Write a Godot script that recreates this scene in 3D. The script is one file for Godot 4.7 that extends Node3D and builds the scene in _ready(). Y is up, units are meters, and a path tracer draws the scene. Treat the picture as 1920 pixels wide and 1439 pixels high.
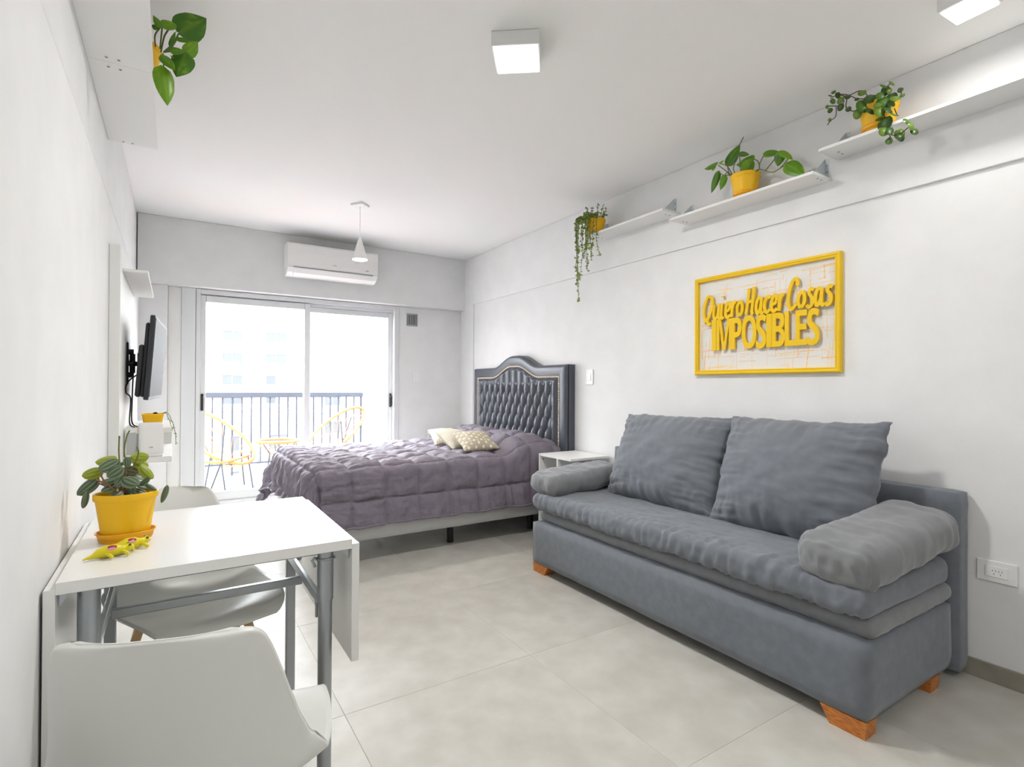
extends Node3D
# A one-room flat: camera, sky, lamps first; then the room shell, the furniture, the small things.

var M := {}
var taken := {}
var rng := RandomNumberGenerator.new()
var nz := FastNoiseLite.new()

const WALL_R := 2.817
const BEAM_R := 2.803
const WALL_L := -0.242
const BEAM_L := -0.26
const CEIL := 2.625
const WALL_B := -5.5
const BEAM_B := -5.4
const WALL_F := 1.9

# ---------------------------------------------------------------- mesh builder
class MB:
	var v := PackedVector3Array()
	var n := PackedVector3Array()
	var c := PackedColorArray()
	var ix := PackedInt32Array()

	func tri(a: int, b: int, d: int) -> void:
		var g := (v[b] - v[a]).cross(v[d] - v[a])
		if g.dot(n[a] + n[b] + n[d]) > 0.0:
			ix.append(a); ix.append(d); ix.append(b)
		else:
			ix.append(a); ix.append(b); ix.append(d)

	func grid(p: PackedVector3Array, nu: int, nv: int, cu := false, cv := false, flip := false, cols := PackedColorArray()) -> void:
		var o := v.size()
		var nn := PackedVector3Array()
		nn.resize(p.size())
		var mu := nu if cu else nu - 1
		var mv := nv if cv else nv - 1
		for i in mu:
			for j in mv:
				var a := i * nv + j
				var b := ((i + 1) % nu) * nv + j
				var d := ((i + 1) % nu) * nv + (j + 1) % nv
				var e := i * nv + (j + 1) % nv
				var g := (p[d] - p[a]).cross(p[e] - p[b])
				nn[a] += g; nn[b] += g; nn[d] += g; nn[e] += g
				if flip:
					ix.append(o + a); ix.append(o + b); ix.append(o + d)
					ix.append(o + a); ix.append(o + d); ix.append(o + e)
				else:
					ix.append(o + a); ix.append(o + d); ix.append(o + b)
					ix.append(o + a); ix.append(o + e); ix.append(o + d)
		for i in p.size():
			var q := nn[i]
			if q.length_squared() < 1e-20:
				q = Vector3.UP
			nn[i] = -q.normalized() if flip else q.normalized()
		v.append_array(p)
		n.append_array(nn)
		if cols.size():
			c.append_array(cols)

	func box(at: Vector3, s: Vector3, bev := 0.003, bs := Basis()) -> void:
		var h := s * 0.5
		var bv: float = minf(bev, minf(h.x, minf(h.y, h.z)) * 0.95)
		var o := v.size()
		# vertex k of corner (sx,sy,sz) for face axis ax
		for ci in 8:
			var sg := Vector3(1 if ci & 1 else -1, 1 if ci & 2 else -1, 1 if ci & 4 else -1)
			for ax in 3:
				var q := Vector3(sg.x * h.x, sg.y * h.y, sg.z * h.z)
				for k in 3:
					if k != ax:
						q[k] -= sg[k] * bv
				var nn := Vector3.ZERO
				nn[ax] = sg[ax]
				v.append(at + bs * q)
				n.append((bs * nn).normalized())
		for ax in 3:
			var u := (ax + 1) % 3
			var w := (ax + 2) % 3
			for sd in 2:
				var b0 := sd << ax
				var q0 := o + b0 * 3 + ax
				var q1 := o + (b0 | (1 << u)) * 3 + ax
				var q2 := o + (b0 | (1 << u) | (1 << w)) * 3 + ax
				var q3 := o + (b0 | (1 << w)) * 3 + ax
				tri(q0, q1, q2); tri(q0, q2, q3)
			# edges running along ax
			for k in 4:
				var e0 := ((k & 1) << u) | ((k >> 1) << w)
				var e1 := e0 | (1 << ax)
				tri(o + e0 * 3 + u, o + e0 * 3 + w, o + e1 * 3 + u)
				tri(o + e1 * 3 + u, o + e0 * 3 + w, o + e1 * 3 + w)
		for ci in 8:
			tri(o + ci * 3, o + ci * 3 + 1, o + ci * 3 + 2)

	func span(a: Vector3, b: Vector3, bev := 0.003) -> void:
		box((a + b) * 0.5, (b - a).abs(), bev)

	func tube(path: Array, r, seg := 10, caps := true, closed := false) -> void:
		var m := path.size()
		var p := PackedVector3Array()
		var t0: Vector3 = (path[1] - path[0]).normalized()
		var side := t0.cross(Vector3.UP)
		if side.length() < 0.05:
			side = t0.cross(Vector3.RIGHT)
		side = side.normalized()
		for i in m:
			var t: Vector3
			if closed:
				t = path[(i + 1) % m] - path[(i + m - 1) % m]
			else:
				t = path[mini(i + 1, m - 1)] - path[maxi(i - 1, 0)]
			t = t.normalized()
			side = (side - t * side.dot(t)).normalized()
			var up := side.cross(t)
			var rr: float = r[i] if r is Array else r
			for k in seg:
				var an := TAU * k / seg
				p.append(path[i] + (side * cos(an) + up * sin(an)) * rr)
		grid(p, m, seg, closed, true, true)
		if caps and not closed:
			for e in 2:
				var i := 0 if e == 0 else m - 1
				var nrm: Vector3 = (path[0] - path[1]).normalized() if e == 0 else (path[m - 1] - path[m - 2]).normalized()
				var o := v.size()
				v.append(path[i]); n.append(nrm)
				for k in seg:
					v.append(p[i * seg + k]); n.append(nrm)
				for k in seg:
					tri(o, o + 1 + k, o + 1 + (k + 1) % seg)

	func lathe(prof: Array, seg := 28, at := Vector3.ZERO, sx := 1.0, sz := 1.0) -> void:
		var p := PackedVector3Array()
		for q in prof:
			for k in seg:
				var an := TAU * k / seg
				p.append(at + Vector3(cos(an) * q.x * sx, q.y, sin(an) * q.x * sz))
		grid(p, prof.size(), seg, false, true, true)

	func disc(at: Vector3, r: float, seg := 20, nrm := Vector3.UP, sz := 1.0) -> void:
		var a := nrm.cross(Vector3.RIGHT)
		if a.length() < 0.1:
			a = nrm.cross(Vector3.UP)
		a = a.normalized()
		var b := nrm.cross(a)
		var o := v.size()
		v.append(at); n.append(nrm)
		for k in seg:
			v.append(at + (a * cos(TAU * k / seg) * sz + b * sin(TAU * k / seg)) * r); n.append(nrm)
		for k in seg:
			tri(o, o + 1 + k, o + 1 + (k + 1) % seg)

	func ball(at: Vector3, r: Vector3, nu := 8, nv := 12) -> void:
		var p := PackedVector3Array()
		for i in nu + 1:
			for k in nv:
				var th := PI * i / nu
				var an := TAU * k / nv
				p.append(at + Vector3(sin(th) * cos(an) * r.x, cos(th) * r.y, sin(th) * sin(an) * r.z))
		grid(p, nu + 1, nv, false, true, true)

	# a flat outline in local XY, given depth along local +Z
	func extrude(poly: PackedVector2Array, xf: Transform3D, depth: float) -> void:
		var tr := Geometry2D.triangulate_polygon(poly)
		var m := poly.size()
		for e in 2:
			var o := v.size()
			var nrm := (xf.basis * Vector3(0, 0, -1 if e == 0 else 1)).normalized()
			for q in poly:
				v.append(xf * Vector3(q.x, q.y, 0.0 if e == 0 else depth)); n.append(nrm)
			for k in range(0, tr.size(), 3):
				tri(o + tr[k], o + tr[k + 1], o + tr[k + 2])
		var cw := 1.0 if Geometry2D.is_polygon_clockwise(poly) else -1.0
		for k in m:
			var a := poly[k]
			var b := poly[(k + 1) % m]
			var dd := (b - a).normalized()
			var nrm := (xf.basis * Vector3(-dd.y * cw, dd.x * cw, 0)).normalized()
			var o := v.size()
			for q in [Vector3(a.x, a.y, 0), Vector3(b.x, b.y, 0), Vector3(b.x, b.y, depth), Vector3(a.x, a.y, depth)]:
				v.append(xf * q); n.append(nrm)
			tri(o, o + 1, o + 2); tri(o, o + 2, o + 3)

	func mesh() -> ArrayMesh:
		var arr := []
		arr.resize(Mesh.ARRAY_MAX)
		arr[Mesh.ARRAY_VERTEX] = v
		arr[Mesh.ARRAY_NORMAL] = n
		if c.size() == v.size() and c.size() > 0:
			arr[Mesh.ARRAY_COLOR] = c
		arr[Mesh.ARRAY_INDEX] = ix
		var am := ArrayMesh.new()
		am.add_surface_from_arrays(Mesh.PRIMITIVE_TRIANGLES, arr)
		return am

# ---------------------------------------------------------------- scene helpers
func numbered(parent: Node, called: String) -> String:
	var key := str(parent.get_instance_id()) + called
	if not taken.has(key):
		taken[key] = 0
		return called
	taken[key] += 1
	return "%s_%03d" % [called, taken[key]]

func obj(called: String, shape, m: Material, parent: Node = null, label := "") -> MeshInstance3D:
	var o := MeshInstance3D.new()
	o.mesh = shape.mesh() if shape is MB else shape
	o.material_override = m
	var par: Node = self if parent == null else parent
	o.name = numbered(par, called)
	par.add_child(o, true)
	if label:
		o.set_meta("label", label)
	return o

func bx(called: String, a: Vector3, b: Vector3, m: Material, parent: Node = null, bev := 0.003) -> MeshInstance3D:
	var q := MB.new()
	q.span(a, b, bev)
	return obj(called, q, m, parent)

func tag(o: Node, label: String, category: String, group := "") -> Node:
	o.set_meta("label", label)
	o.set_meta("category", category)
	if group:
		o.set_meta("group", group)
	return o

func thing(called: String, label: String, category: String, at := Vector3.ZERO, turn := 0.0, group := "") -> Node3D:
	var o := Node3D.new()
	o.name = numbered(self, called)
	add_child(o, true)
	o.position = at
	o.rotation.y = turn
	tag(o, label, category, group)
	return o

func struct_root(called: String) -> Node3D:
	var o := Node3D.new()
	o.name = called
	add_child(o, true)
	o.set_meta("kind", "structure")
	return o

func ss(a: float, b: float, x: float) -> float:
	return smoothstep(a, b, x)

func spl(pts: Array, per := 6) -> Array:
	var out := []
	var m := pts.size()
	for i in m - 1:
		var p0: Vector3 = pts[maxi(i - 1, 0)]
		var p3: Vector3 = pts[mini(i + 2, m - 1)]
		for k in per:
			out.append(pts[i].cubic_interpolate(pts[i + 1], p0, p3, float(k) / per))
	out.append(pts[m - 1])
	return out

func flat3(a: Array) -> Array:
	var out := []
	for i in range(0, a.size(), 3):
		out.append(Vector3(a[i], a[i + 1], a[i + 2]))
	return out

# ---------------------------------------------------------------- materials
func noise_tex(sd: int, freq: float, size: int, c0: Color, c1: Color, oct := 4, sharp := 1.0) -> ImageTexture:
	var f := FastNoiseLite.new()
	f.seed = sd
	f.frequency = freq
	f.fractal_octaves = oct
	var src := f.get_seamless_image(size, size)
	var im := Image.create(size, size, false, Image.FORMAT_RGB8)
	for y in size:
		for x in size:
			var t := src.get_pixel(x, y).r
			t = clampf((t - 0.5) * sharp + 0.5, 0.0, 1.0)
			im.set_pixel(x, y, c0.lerp(c1, t))
	return ImageTexture.create_from_image(im)

func mat(col: Color, rough := 0.6, metal := 0.0, tex: Texture2D = null, scale := 1.0) -> StandardMaterial3D:
	var m := StandardMaterial3D.new()
	m.albedo_color = col
	m.roughness = rough
	m.metallic = metal
	if tex:
		m.albedo_texture = tex
		m.uv1_triplanar = true
		m.uv1_world_triplanar = true
		m.uv1_scale = Vector3.ONE * scale
	return m

func relief(m: StandardMaterial3D, sd: int, freq: float, depth: float, scale: float) -> void:
	m.heightmap_enabled = true
	m.heightmap_texture = noise_tex(sd, freq, 256, Color.BLACK, Color.WHITE, 3, 1.0)
	m.heightmap_scale = depth
	m.uv1_triplanar = true
	m.uv1_world_triplanar = true
	m.uv1_scale = Vector3.ONE * scale

func emit(col: Color, e: float) -> StandardMaterial3D:
	var m := mat(Color(0.9, 0.9, 0.9), 0.5)
	m.emission_enabled = true
	m.emission = col
	m.emission_energy_multiplier = e
	return m

func vcol(rough := 0.45) -> StandardMaterial3D:
	var m := StandardMaterial3D.new()
	m.vertex_color_use_as_albedo = true
	m.roughness = rough
	m.backlight_enabled = true
	m.backlight = Color(0.35, 0.35, 0.25)
	return m

func make_materials() -> void:
	M.wall = mat(Color(0.925, 0.927, 0.927), 0.92, 0.0, noise_tex(1, 0.02, 256, Color(0.975, 0.975, 0.975), Color.WHITE), 0.7)
	M.ceil = mat(Color(0.965, 0.965, 0.962), 0.95)
	M.tile = []
	for k in 3:
		var t := mat([Color(0.775, 0.768, 0.738), Color(0.785, 0.778, 0.748), Color(0.77, 0.762, 0.733)][k], 0.40, 0.0, noise_tex(20 + k, 0.012, 512, Color(0.93, 0.925, 0.915), Color(1, 1, 1), 7, 1.3), 0.7 + 0.1 * k)
		M.tile.append(t)
	M.grout = mat(Color(0.76, 0.755, 0.72), 0.9)
	M.skirting = mat(Color(0.62, 0.60, 0.55), 0.55, 0.0, noise_tex(31, 0.03, 256, Color(0.9, 0.9, 0.9), Color.WHITE), 1.2)
	M.white = mat(Color(0.93, 0.93, 0.925), 0.35)
	M.white_soft = mat(Color(0.92, 0.92, 0.91), 0.55)
	M.laminate = mat(Color(0.93, 0.93, 0.92), 0.22)
	M.plastic_white = mat(Color(0.875, 0.88, 0.862), 0.38)
	M.alu = mat(Color(0.87, 0.88, 0.885), 0.35, 0.0)
	M.bracket = mat(Color(0.82, 0.855, 0.87), 0.4, 0.2)
	M.steel = mat(Color(0.66, 0.68, 0.70), 0.33, 0.85)
	M.steel_light = mat(Color(0.74, 0.76, 0.78), 0.28, 0.85)
	M.dark = mat(Color(0.10, 0.105, 0.115), 0.45)
	M.black = mat(Color(0.045, 0.045, 0.05), 0.5)
	M.screen = mat(Color(0.03, 0.032, 0.036), 0.55)
	M.screen.metallic_specular = 0.3
	M.tvback = mat(Color(0.17, 0.18, 0.20), 0.5)
	M.yellow = mat(Color(0.955, 0.745, 0.0), 0.45)
	M.yellow_paint = mat(Color(0.93, 0.765, 0.02), 0.38)
	M.yellow_cord = mat(Color(0.88, 0.37, 0.02), 0.6)
	M.saucer = mat(Color(0.95, 0.68, 0.05), 0.42)
	M.toy = mat(Color(0.86, 0.80, 0.05), 0.35)
	M.toy_red = mat(Color(0.62, 0.10, 0.16), 0.4)
	M.toy_pink = mat(Color(0.88, 0.60, 0.72), 0.4)
	M.toy_green = mat(Color(0.35, 0.40, 0.12), 0.5)
	M.soil = mat(Color(0.13, 0.09, 0.06), 0.95, 0.0, noise_tex(41, 0.1, 128, Color(0.5, 0.5, 0.5), Color(1.3, 1.3, 1.3), 4, 2.0), 12.0)
	M.leaf = vcol(0.35)
	M.stem = mat(Color(0.42, 0.46, 0.20), 0.6)
	M.stem_red = mat(Color(0.52, 0.38, 0.26), 0.6)
	M.stem_brown = mat(Color(0.33, 0.24, 0.16), 0.7)
	M.velvet = mat(Color(0.445, 0.465, 0.495), 0.85, 0.0, noise_tex(51, 0.03, 512, Color(0.92, 0.92, 0.925), Color(1, 1, 1), 5, 1.4), 1.1)
	M.velvet.rim_enabled = true
	M.velvet.rim = 0.7
	M.velvet.rim_tint = 0.3
	M.velvet2 = mat(Color(0.49, 0.497, 0.51), 0.85, 0.0, noise_tex(52, 0.025, 512, Color(0.93, 0.93, 0.93), Color(1, 1, 1), 5, 1.4), 1.3)
	M.velvet2.rim_enabled = true
	M.velvet2.rim = 0.9
	M.velvet2.rim_tint = 0.3
	M.wood = mat(Color(0.83, 0.53, 0.24), 0.5, 0.0, noise_tex(61, 0.03, 256, Color(0.78, 0.70, 0.62), Color.WHITE, 4, 2.0), 5.0)
	M.wood.uv1_scale = Vector3(3, 26, 3)
	M.beech = mat(Color(0.80, 0.66, 0.47), 0.5)
	M.quilt = mat(Color(0.48, 0.45, 0.50), 0.72, 0.0, noise_tex(71, 0.05, 256, Color(0.93, 0.93, 0.93), Color.WHITE, 4, 1.4), 3.0)
	M.quilt.rim_enabled = true
	M.quilt.rim = 0.25
	M.quilt.rim_tint = 0.4
	M.bed_base = mat(Color(0.80, 0.80, 0.80), 0.8)
	M.mattress = mat(Color(0.9, 0.9, 0.9), 0.9)
	M.leather = mat(Color(0.29, 0.305, 0.345), 0.33)
	M.stud = mat(Color(0.90, 0.83, 0.74), 0.35, 0.3)
	M.glass = mat(Color(0.92, 0.96, 0.97, 0.02), 0.02)
	M.glass.transparency = BaseMaterial3D.TRANSPARENCY_ALPHA
	M.grey_face = mat(Color(0.72, 0.73, 0.73), 0.6)
	M.vent = mat(Color(0.62, 0.63, 0.63), 0.5)
	M.facade = mat(Color(0.74, 0.735, 0.725), 0.9)
	M.facade_trim = mat(Color(0.74, 0.74, 0.73), 0.9)
	M.pane_far = mat(Color(0.20, 0.215, 0.23), 0.4)
	M.railing = mat(Color(0.13, 0.15, 0.20), 0.6)
	M.balcony = mat(Color(0.54, 0.535, 0.525), 0.8, 0.0, noise_tex(81, 0.03, 256, Color(0.9, 0.9, 0.9), Color.WHITE), 1.0)
	M.street = mat(Color(0.55, 0.55, 0.545), 0.9)
	# scatter cushions: taupe cotton printed with off-white dots / stripes
	M.dots = print_mat(0)
	M.zig = print_mat(1)
	M.lines = print_mat(2)
	M.sign_back = mat(Color.WHITE, 0.8)
	M.sign_back.albedo_texture = sign_print()

func print_mat(kind: int) -> StandardMaterial3D:
	var s := 128
	var im := Image.create(s, s, false, Image.FORMAT_RGB8)
	var base := Color(0.70, 0.66, 0.58) if kind == 0 else Color(0.84, 0.82, 0.76)
	var ink := Color(0.93, 0.92, 0.87) if kind == 0 else Color(0.72, 0.69, 0.62)
	for y in s:
		for x in s:
			var u := float(x) / s
			var w := float(y) / s
			var on := false
			if kind == 0:
				var d1 := Vector2(u - 0.25, w - 0.25).length()
				var d2 := Vector2(u - 0.75, w - 0.75).length()
				on = minf(d1, d2) < 0.155
			elif kind == 1:
				on = fposmod(w * 4.0 + absf(fposmod(u * 2.0, 1.0) - 0.5) * 1.6, 1.0) < 0.33
			else:
				on = fposmod(u * 4.0, 1.0) < 0.25
			im.set_pixel(x, y, ink if on else base)
	var m := mat(Color.WHITE, 0.9)
	m.albedo_texture = ImageTexture.create_from_image(im)
	m.uv1_triplanar = true
	m.uv1_scale = Vector3.ONE * (16.0 if kind == 0 else 11.0)
	return m

func sign_print() -> ImageTexture:
	# white board with dry orange brush strokes running across and down
	var w := 512
	var h := 352
	var im := Image.create(w, h, false, Image.FORMAT_RGB8)
	im.fill(Color(0.89, 0.885, 0.87))
	var r := RandomNumberGenerator.new()
	r.seed = 77
	for k in 190:
		var hor := r.randf() < 0.55
		var x := r.randf() * w
		var y := r.randf() * h
		var ln := r.randf_range(20, 130)
		var th := r.randf_range(1.0, 4.0)
		var sl := r.randf_range(-0.12, 0.05)
		var ink := Color(0.97, r.randf_range(0.66, 0.78), r.randf_range(0.30, 0.52))
		var al := r.randf_range(0.25, 0.85)
		for i in int(ln):
			if r.randf() < 0.25:
				continue
			for j in int(th) + 1:
				var px := int(x + i) if hor else int(x + j + i * sl)
				var py := int(y + j + i * sl) if hor else int(y + i)
				if px >= 0 and px < w and py >= 0 and py < h:
					im.set_pixel(px, py, im.get_pixel(px, py).lerp(ink, al))
	return ImageTexture.create_from_image(im)

const POTHOS_MID := [[2.644,2.483,-1.958,2.652,2.498,-2.056,0.45], [2.652,2.484,-1.976,2.661,2.460,-2.007,0.50], [2.668,2.441,-1.963,2.661,2.331,-2.006,0.30], [2.631,2.390,-1.895,2.647,2.323,-1.939,0.45], [2.646,2.480,-1.941,2.644,2.489,-1.911,0.40], [2.690,2.478,-1.920,2.695,2.568,-1.844,0.55], [2.680,2.446,-1.752,2.685,2.461,-1.868,0.50], [2.668,2.437,-1.760,2.664,2.348,-1.792,0.60], [2.668,2.500,-1.826,2.685,2.481,-1.777,0.45], [2.661,2.444,-1.673,2.675,2.428,-1.592,0.50], [2.670,2.427,-1.589,2.663,2.370,-1.519,0.40], [2.675,2.420,-1.592,2.684,2.357,-1.612,0.70], [2.648,2.338,-1.542,2.640,2.256,-1.451,0.55]]
const POTHOS_MID_STEMS := [[2.682,2.380,-1.759,2.682,2.376,-1.717,2.682,2.421,-1.722,2.682,2.450,-1.754], [2.674,2.370,-1.732,2.674,2.373,-1.706,2.674,2.334,-1.640,2.674,2.338,-1.596,2.674,2.350,-1.553], [2.679,2.374,-1.715,2.679,2.407,-1.710,2.679,2.450,-1.684], [2.683,2.358,-1.681,2.683,2.392,-1.640,2.683,2.426,-1.596], [2.679,2.402,-1.884,2.679,2.441,-1.924,2.679,2.488,-1.972], [2.683,2.402,-1.881,2.683,2.465,-1.916,2.683,2.499,-1.969], [2.673,2.397,-1.874,2.673,2.416,-1.931,2.673,2.444,-1.967], [2.681,2.400,-1.862,2.681,2.439,-1.874,2.681,2.458,-1.862], [2.674,2.389,-1.818,2.674,2.430,-1.824,2.674,2.502,-1.830], [2.684,2.557,-1.836,2.684,2.593,-1.812], [2.683,2.341,-1.601,2.683,2.385,-1.553,2.683,2.432,-1.596], [2.667,2.384,-1.781,2.667,2.411,-1.759,2.667,2.436,-1.759], [2.668,2.395,-1.887,2.668,2.421,-1.904,2.668,2.407,-1.922], [2.669,2.418,-1.894,2.669,2.468,-1.906]]
const POTHOS_LEFT := [[-0.043,2.472,-2.283,-0.065,2.506,-2.277,0.60], [-0.042,2.500,-2.310,0.015,2.515,-2.310,0.50], [0.015,2.498,-2.319,0.100,2.580,-2.316,0.75], [0.005,2.474,-2.332,0.052,2.476,-2.321,0.30], [0.036,2.417,-2.313,0.072,2.464,-2.289,0.65], [0.033,2.412,-2.305,0.004,2.310,-2.280,0.60], [-0.039,2.376,-2.291,0.000,2.327,-2.264,0.50], [-0.037,2.338,-2.306,-0.014,2.218,-2.312,0.50], [-0.016,2.420,-2.291,0.001,2.464,-2.265,0.25], [-0.015,2.402,-2.288,0.031,2.410,-2.277,0.50], [0.012,2.375,-2.303,-0.015,2.400,-2.306,0.30], [-0.056,2.479,-2.293,-0.064,2.456,-2.283,0.80]]
const POTHOS_LEFT_STEMS := [[-0.047,2.436,-2.364,-0.041,2.517,-2.364], [-0.061,2.442,-2.369,-0.063,2.483,-2.369,-0.048,2.517,-2.369], [-0.036,2.421,-2.353,-0.006,2.465,-2.353,0.015,2.517,-2.353], [-0.036,2.420,-2.350,0.002,2.437,-2.350,0.035,2.438,-2.350], [-0.044,2.427,-2.368,-0.034,2.489,-2.368,-0.017,2.532,-2.368,-0.039,2.534,-2.368], [-0.038,2.417,-2.354,-0.033,2.390,-2.354,-0.038,2.362,-2.354], [-0.033,2.427,-2.362,-0.012,2.451,-2.362,0.005,2.490,-2.362]]
const PEPEROMIA := [[-0.137,0.981,-1.881,-0.182,0.979,-1.882,0.60], [-0.126,0.979,-1.826,-0.162,0.964,-1.800,0.65], [-0.167,0.947,-1.891,-0.208,0.940,-1.877,0.62], [-0.179,0.923,-1.891,-0.220,0.890,-1.872,0.50], [-0.197,0.892,-1.865,-0.202,0.858,-1.839,0.30], [-0.117,0.962,-1.807,-0.148,0.944,-1.797,0.80], [-0.102,0.987,-1.805,-0.100,0.960,-1.805,0.60], [-0.097,0.982,-1.888,-0.058,0.984,-1.875,0.80], [-0.089,0.968,-1.892,-0.054,0.955,-1.897,0.75], [-0.072,0.954,-1.858,-0.043,0.923,-1.844,0.50], [-0.112,0.944,-1.881,-0.070,0.926,-1.893,0.75], [-0.115,0.935,-1.817,-0.132,0.912,-1.816,0.80], [-0.110,0.932,-1.809,-0.078,0.921,-1.782,0.70], [-0.101,0.903,-1.861,-0.107,0.875,-1.854,1.00], [-0.060,0.906,-1.848,-0.035,0.892,-1.833,0.35], [-0.012,0.893,-1.841,-0.026,0.851,-1.830,0.28], [-0.078,0.908,-1.839,-0.059,0.929,-1.810,0.35], [-0.142,0.922,-1.849,-0.155,0.918,-1.843,0.50], [-0.124,0.967,-1.830,-0.109,0.977,-1.833,0.50]]
const PEPEROMIA_STEMS := [[-0.131,0.879,-1.866,-0.146,0.899,-1.866,-0.173,0.917,-1.866], [-0.122,0.882,-1.846,-0.159,0.928,-1.846,-0.163,0.953,-1.846], [-0.122,0.879,-1.859,-0.128,0.933,-1.859,-0.136,0.982,-1.859], [-0.120,0.879,-1.859,-0.115,0.938,-1.859,-0.095,0.984,-1.859], [-0.118,0.876,-1.875,-0.101,0.935,-1.875,-0.087,0.969,-1.875], [-0.115,0.878,-1.863,-0.087,0.935,-1.863,-0.072,0.953,-1.863], [-0.117,0.879,-1.858,-0.095,0.908,-1.858,-0.061,0.905,-1.858], [-0.121,0.876,-1.874,-0.121,0.914,-1.874,-0.121,0.952,-1.874], [-0.120,0.879,-1.857,-0.110,0.910,-1.857,-0.109,0.947,-1.857], [-0.125,0.880,-1.856,-0.145,0.907,-1.856,-0.175,0.927,-1.856], [-0.116,0.876,-1.873,-0.100,0.890,-1.873,-0.102,0.900,-1.873]]
const PEPEROMIA_SPIKES := [[-0.122,0.969,-1.837,-0.124,1.007,-1.837,-0.123,1.047,-1.837], [-0.107,0.968,-1.841,-0.112,1.003,-1.841,-0.107,1.043,-1.841,-0.100,1.061,-1.841], [-0.084,0.976,-1.836,-0.079,0.998,-1.836,-0.083,1.014,-1.836]]
const ROUND_LEAVES := [[2.608,2.583,-1.294,0.0130], [2.625,2.581,-1.315,0.0120], [2.627,2.568,-1.282,0.0160], [2.591,2.531,-1.288,0.0140], [2.593,2.522,-1.257,0.0180], [2.624,2.504,-1.270,0.0180], [2.638,2.517,-1.323,0.0140], [2.603,2.521,-1.318,0.0100], [2.613,2.536,-1.234,0.0170], [2.620,2.509,-1.197,0.0120], [2.606,2.524,-1.169,0.0220], [2.608,2.486,-1.137,0.0320], [2.606,2.465,-1.162,0.0380], [2.608,2.435,-1.192,0.0240], [2.620,2.481,-1.235,0.0160], [2.605,2.510,-1.080,0.0200], [2.609,2.510,-1.051,0.0170], [2.629,2.498,-1.086,0.0220], [2.591,2.470,-1.092,0.0200], [2.618,2.485,-1.065,0.0150], [2.627,2.474,-1.028,0.0140], [2.606,2.438,-1.013,0.0120], [2.601,2.438,-1.036,0.0260], [2.630,2.460,-1.066,0.0300], [2.602,2.441,-1.086,0.0320], [2.599,2.440,-1.102,0.0240], [2.612,2.431,-1.135,0.0300], [2.625,2.431,-1.081,0.0300], [2.595,2.404,-1.093,0.0280], [2.606,2.402,-1.063,0.0260], [2.607,2.421,-1.053,0.0200], [2.632,2.391,-1.112,0.0220], [2.612,2.350,-1.079,0.0320], [2.633,2.351,-1.102,0.0200], [2.598,2.310,-1.079,0.0240], [2.607,2.309,-1.062,0.0240], [2.623,2.270,-1.072,0.0180], [2.634,2.289,-1.034,0.0260], [2.613,2.263,-1.019,0.0200], [2.601,2.319,-0.994,0.0180], [2.596,2.288,-0.973,0.0200], [2.616,2.271,-0.972,0.0190], [2.600,2.367,-1.041,0.0150], [2.630,2.468,-1.323,0.0100], [2.632,2.373,-1.043,0.0100]]
const ROUND_STEMS := [[2.624,2.488,-1.148,2.624,2.511,-1.199,2.624,2.545,-1.237,2.624,2.567,-1.280,2.624,2.564,-1.316], [2.626,2.493,-1.149,2.626,2.540,-1.182,2.626,2.542,-1.230,2.626,2.546,-1.257,2.626,2.522,-1.257,2.626,2.514,-1.277,2.626,2.535,-1.329], [2.636,2.483,-1.183,2.636,2.465,-1.216,2.636,2.497,-1.251,2.636,2.542,-1.249,2.636,2.567,-1.278], [2.633,2.519,-1.294,2.633,2.474,-1.296,2.633,2.463,-1.321,2.633,2.447,-1.333], [2.636,2.470,-1.110,2.636,2.506,-1.093,2.636,2.526,-1.062], [2.627,2.433,-1.052,2.627,2.438,-1.028,2.627,2.475,-1.025], [2.623,2.395,-1.091,2.623,2.355,-1.080,2.623,2.316,-1.070,2.623,2.267,-1.063], [2.626,2.354,-1.085,2.626,2.295,-1.065,2.626,2.282,-1.031,2.626,2.298,-0.995,2.626,2.279,-0.976], [2.636,2.407,-1.055,2.636,2.375,-1.045]]

# ---------------------------------------------------------------- soft shapes
func soft_box(s: Vector3, r: float, cell: float, disp: Callable) -> ArrayMesh:
	var st := SurfaceTool.new()
	st.begin(Mesh.PRIMITIVE_TRIANGLES)
	st.set_smooth_group(0)
	var h := s * 0.5
	for ax in 3:
		var u := (ax + 1) % 3
		var w := (ax + 2) % 3
		var nu := maxi(int(s[u] / cell), 6)
		var nv := maxi(int(s[w] / cell), 6)
		for sd: float in [-1.0, 1.0]:
			var p := PackedVector3Array()
			for i in nu + 1:
				for j in nv + 1:
					var q := Vector3.ZERO
					q[ax] = sd * h[ax]
					q[u] = h[u] if i == nu else (-h[u] if i == 0 else -h[u] + s[u] * i / nu)
					q[w] = h[w] if j == nv else (-h[w] if j == 0 else -h[w] + s[w] * j / nv)
					var inner := q.clamp(-(h - Vector3.ONE * r), h - Vector3.ONE * r)
					var d := (q - inner)
					d = d.normalized() if d.length() > 1e-6 else Vector3.UP
					var pos := inner + d * r
					p.append(pos + d * disp.call(pos, d))
			for i in nu:
				for j in nv:
					var a := p[i * (nv + 1) + j]
					var b := p[(i + 1) * (nv + 1) + j]
					var c := p[(i + 1) * (nv + 1) + j + 1]
					var e := p[i * (nv + 1) + j + 1]
					if sd > 0:
						for q in [a, c, b, a, e, c]:
							st.add_vertex(q)
					else:
						for q in [a, b, c, a, c, e]:
							st.add_vertex(q)
	st.generate_normals()
	st.index()
	return st.commit()

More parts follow.
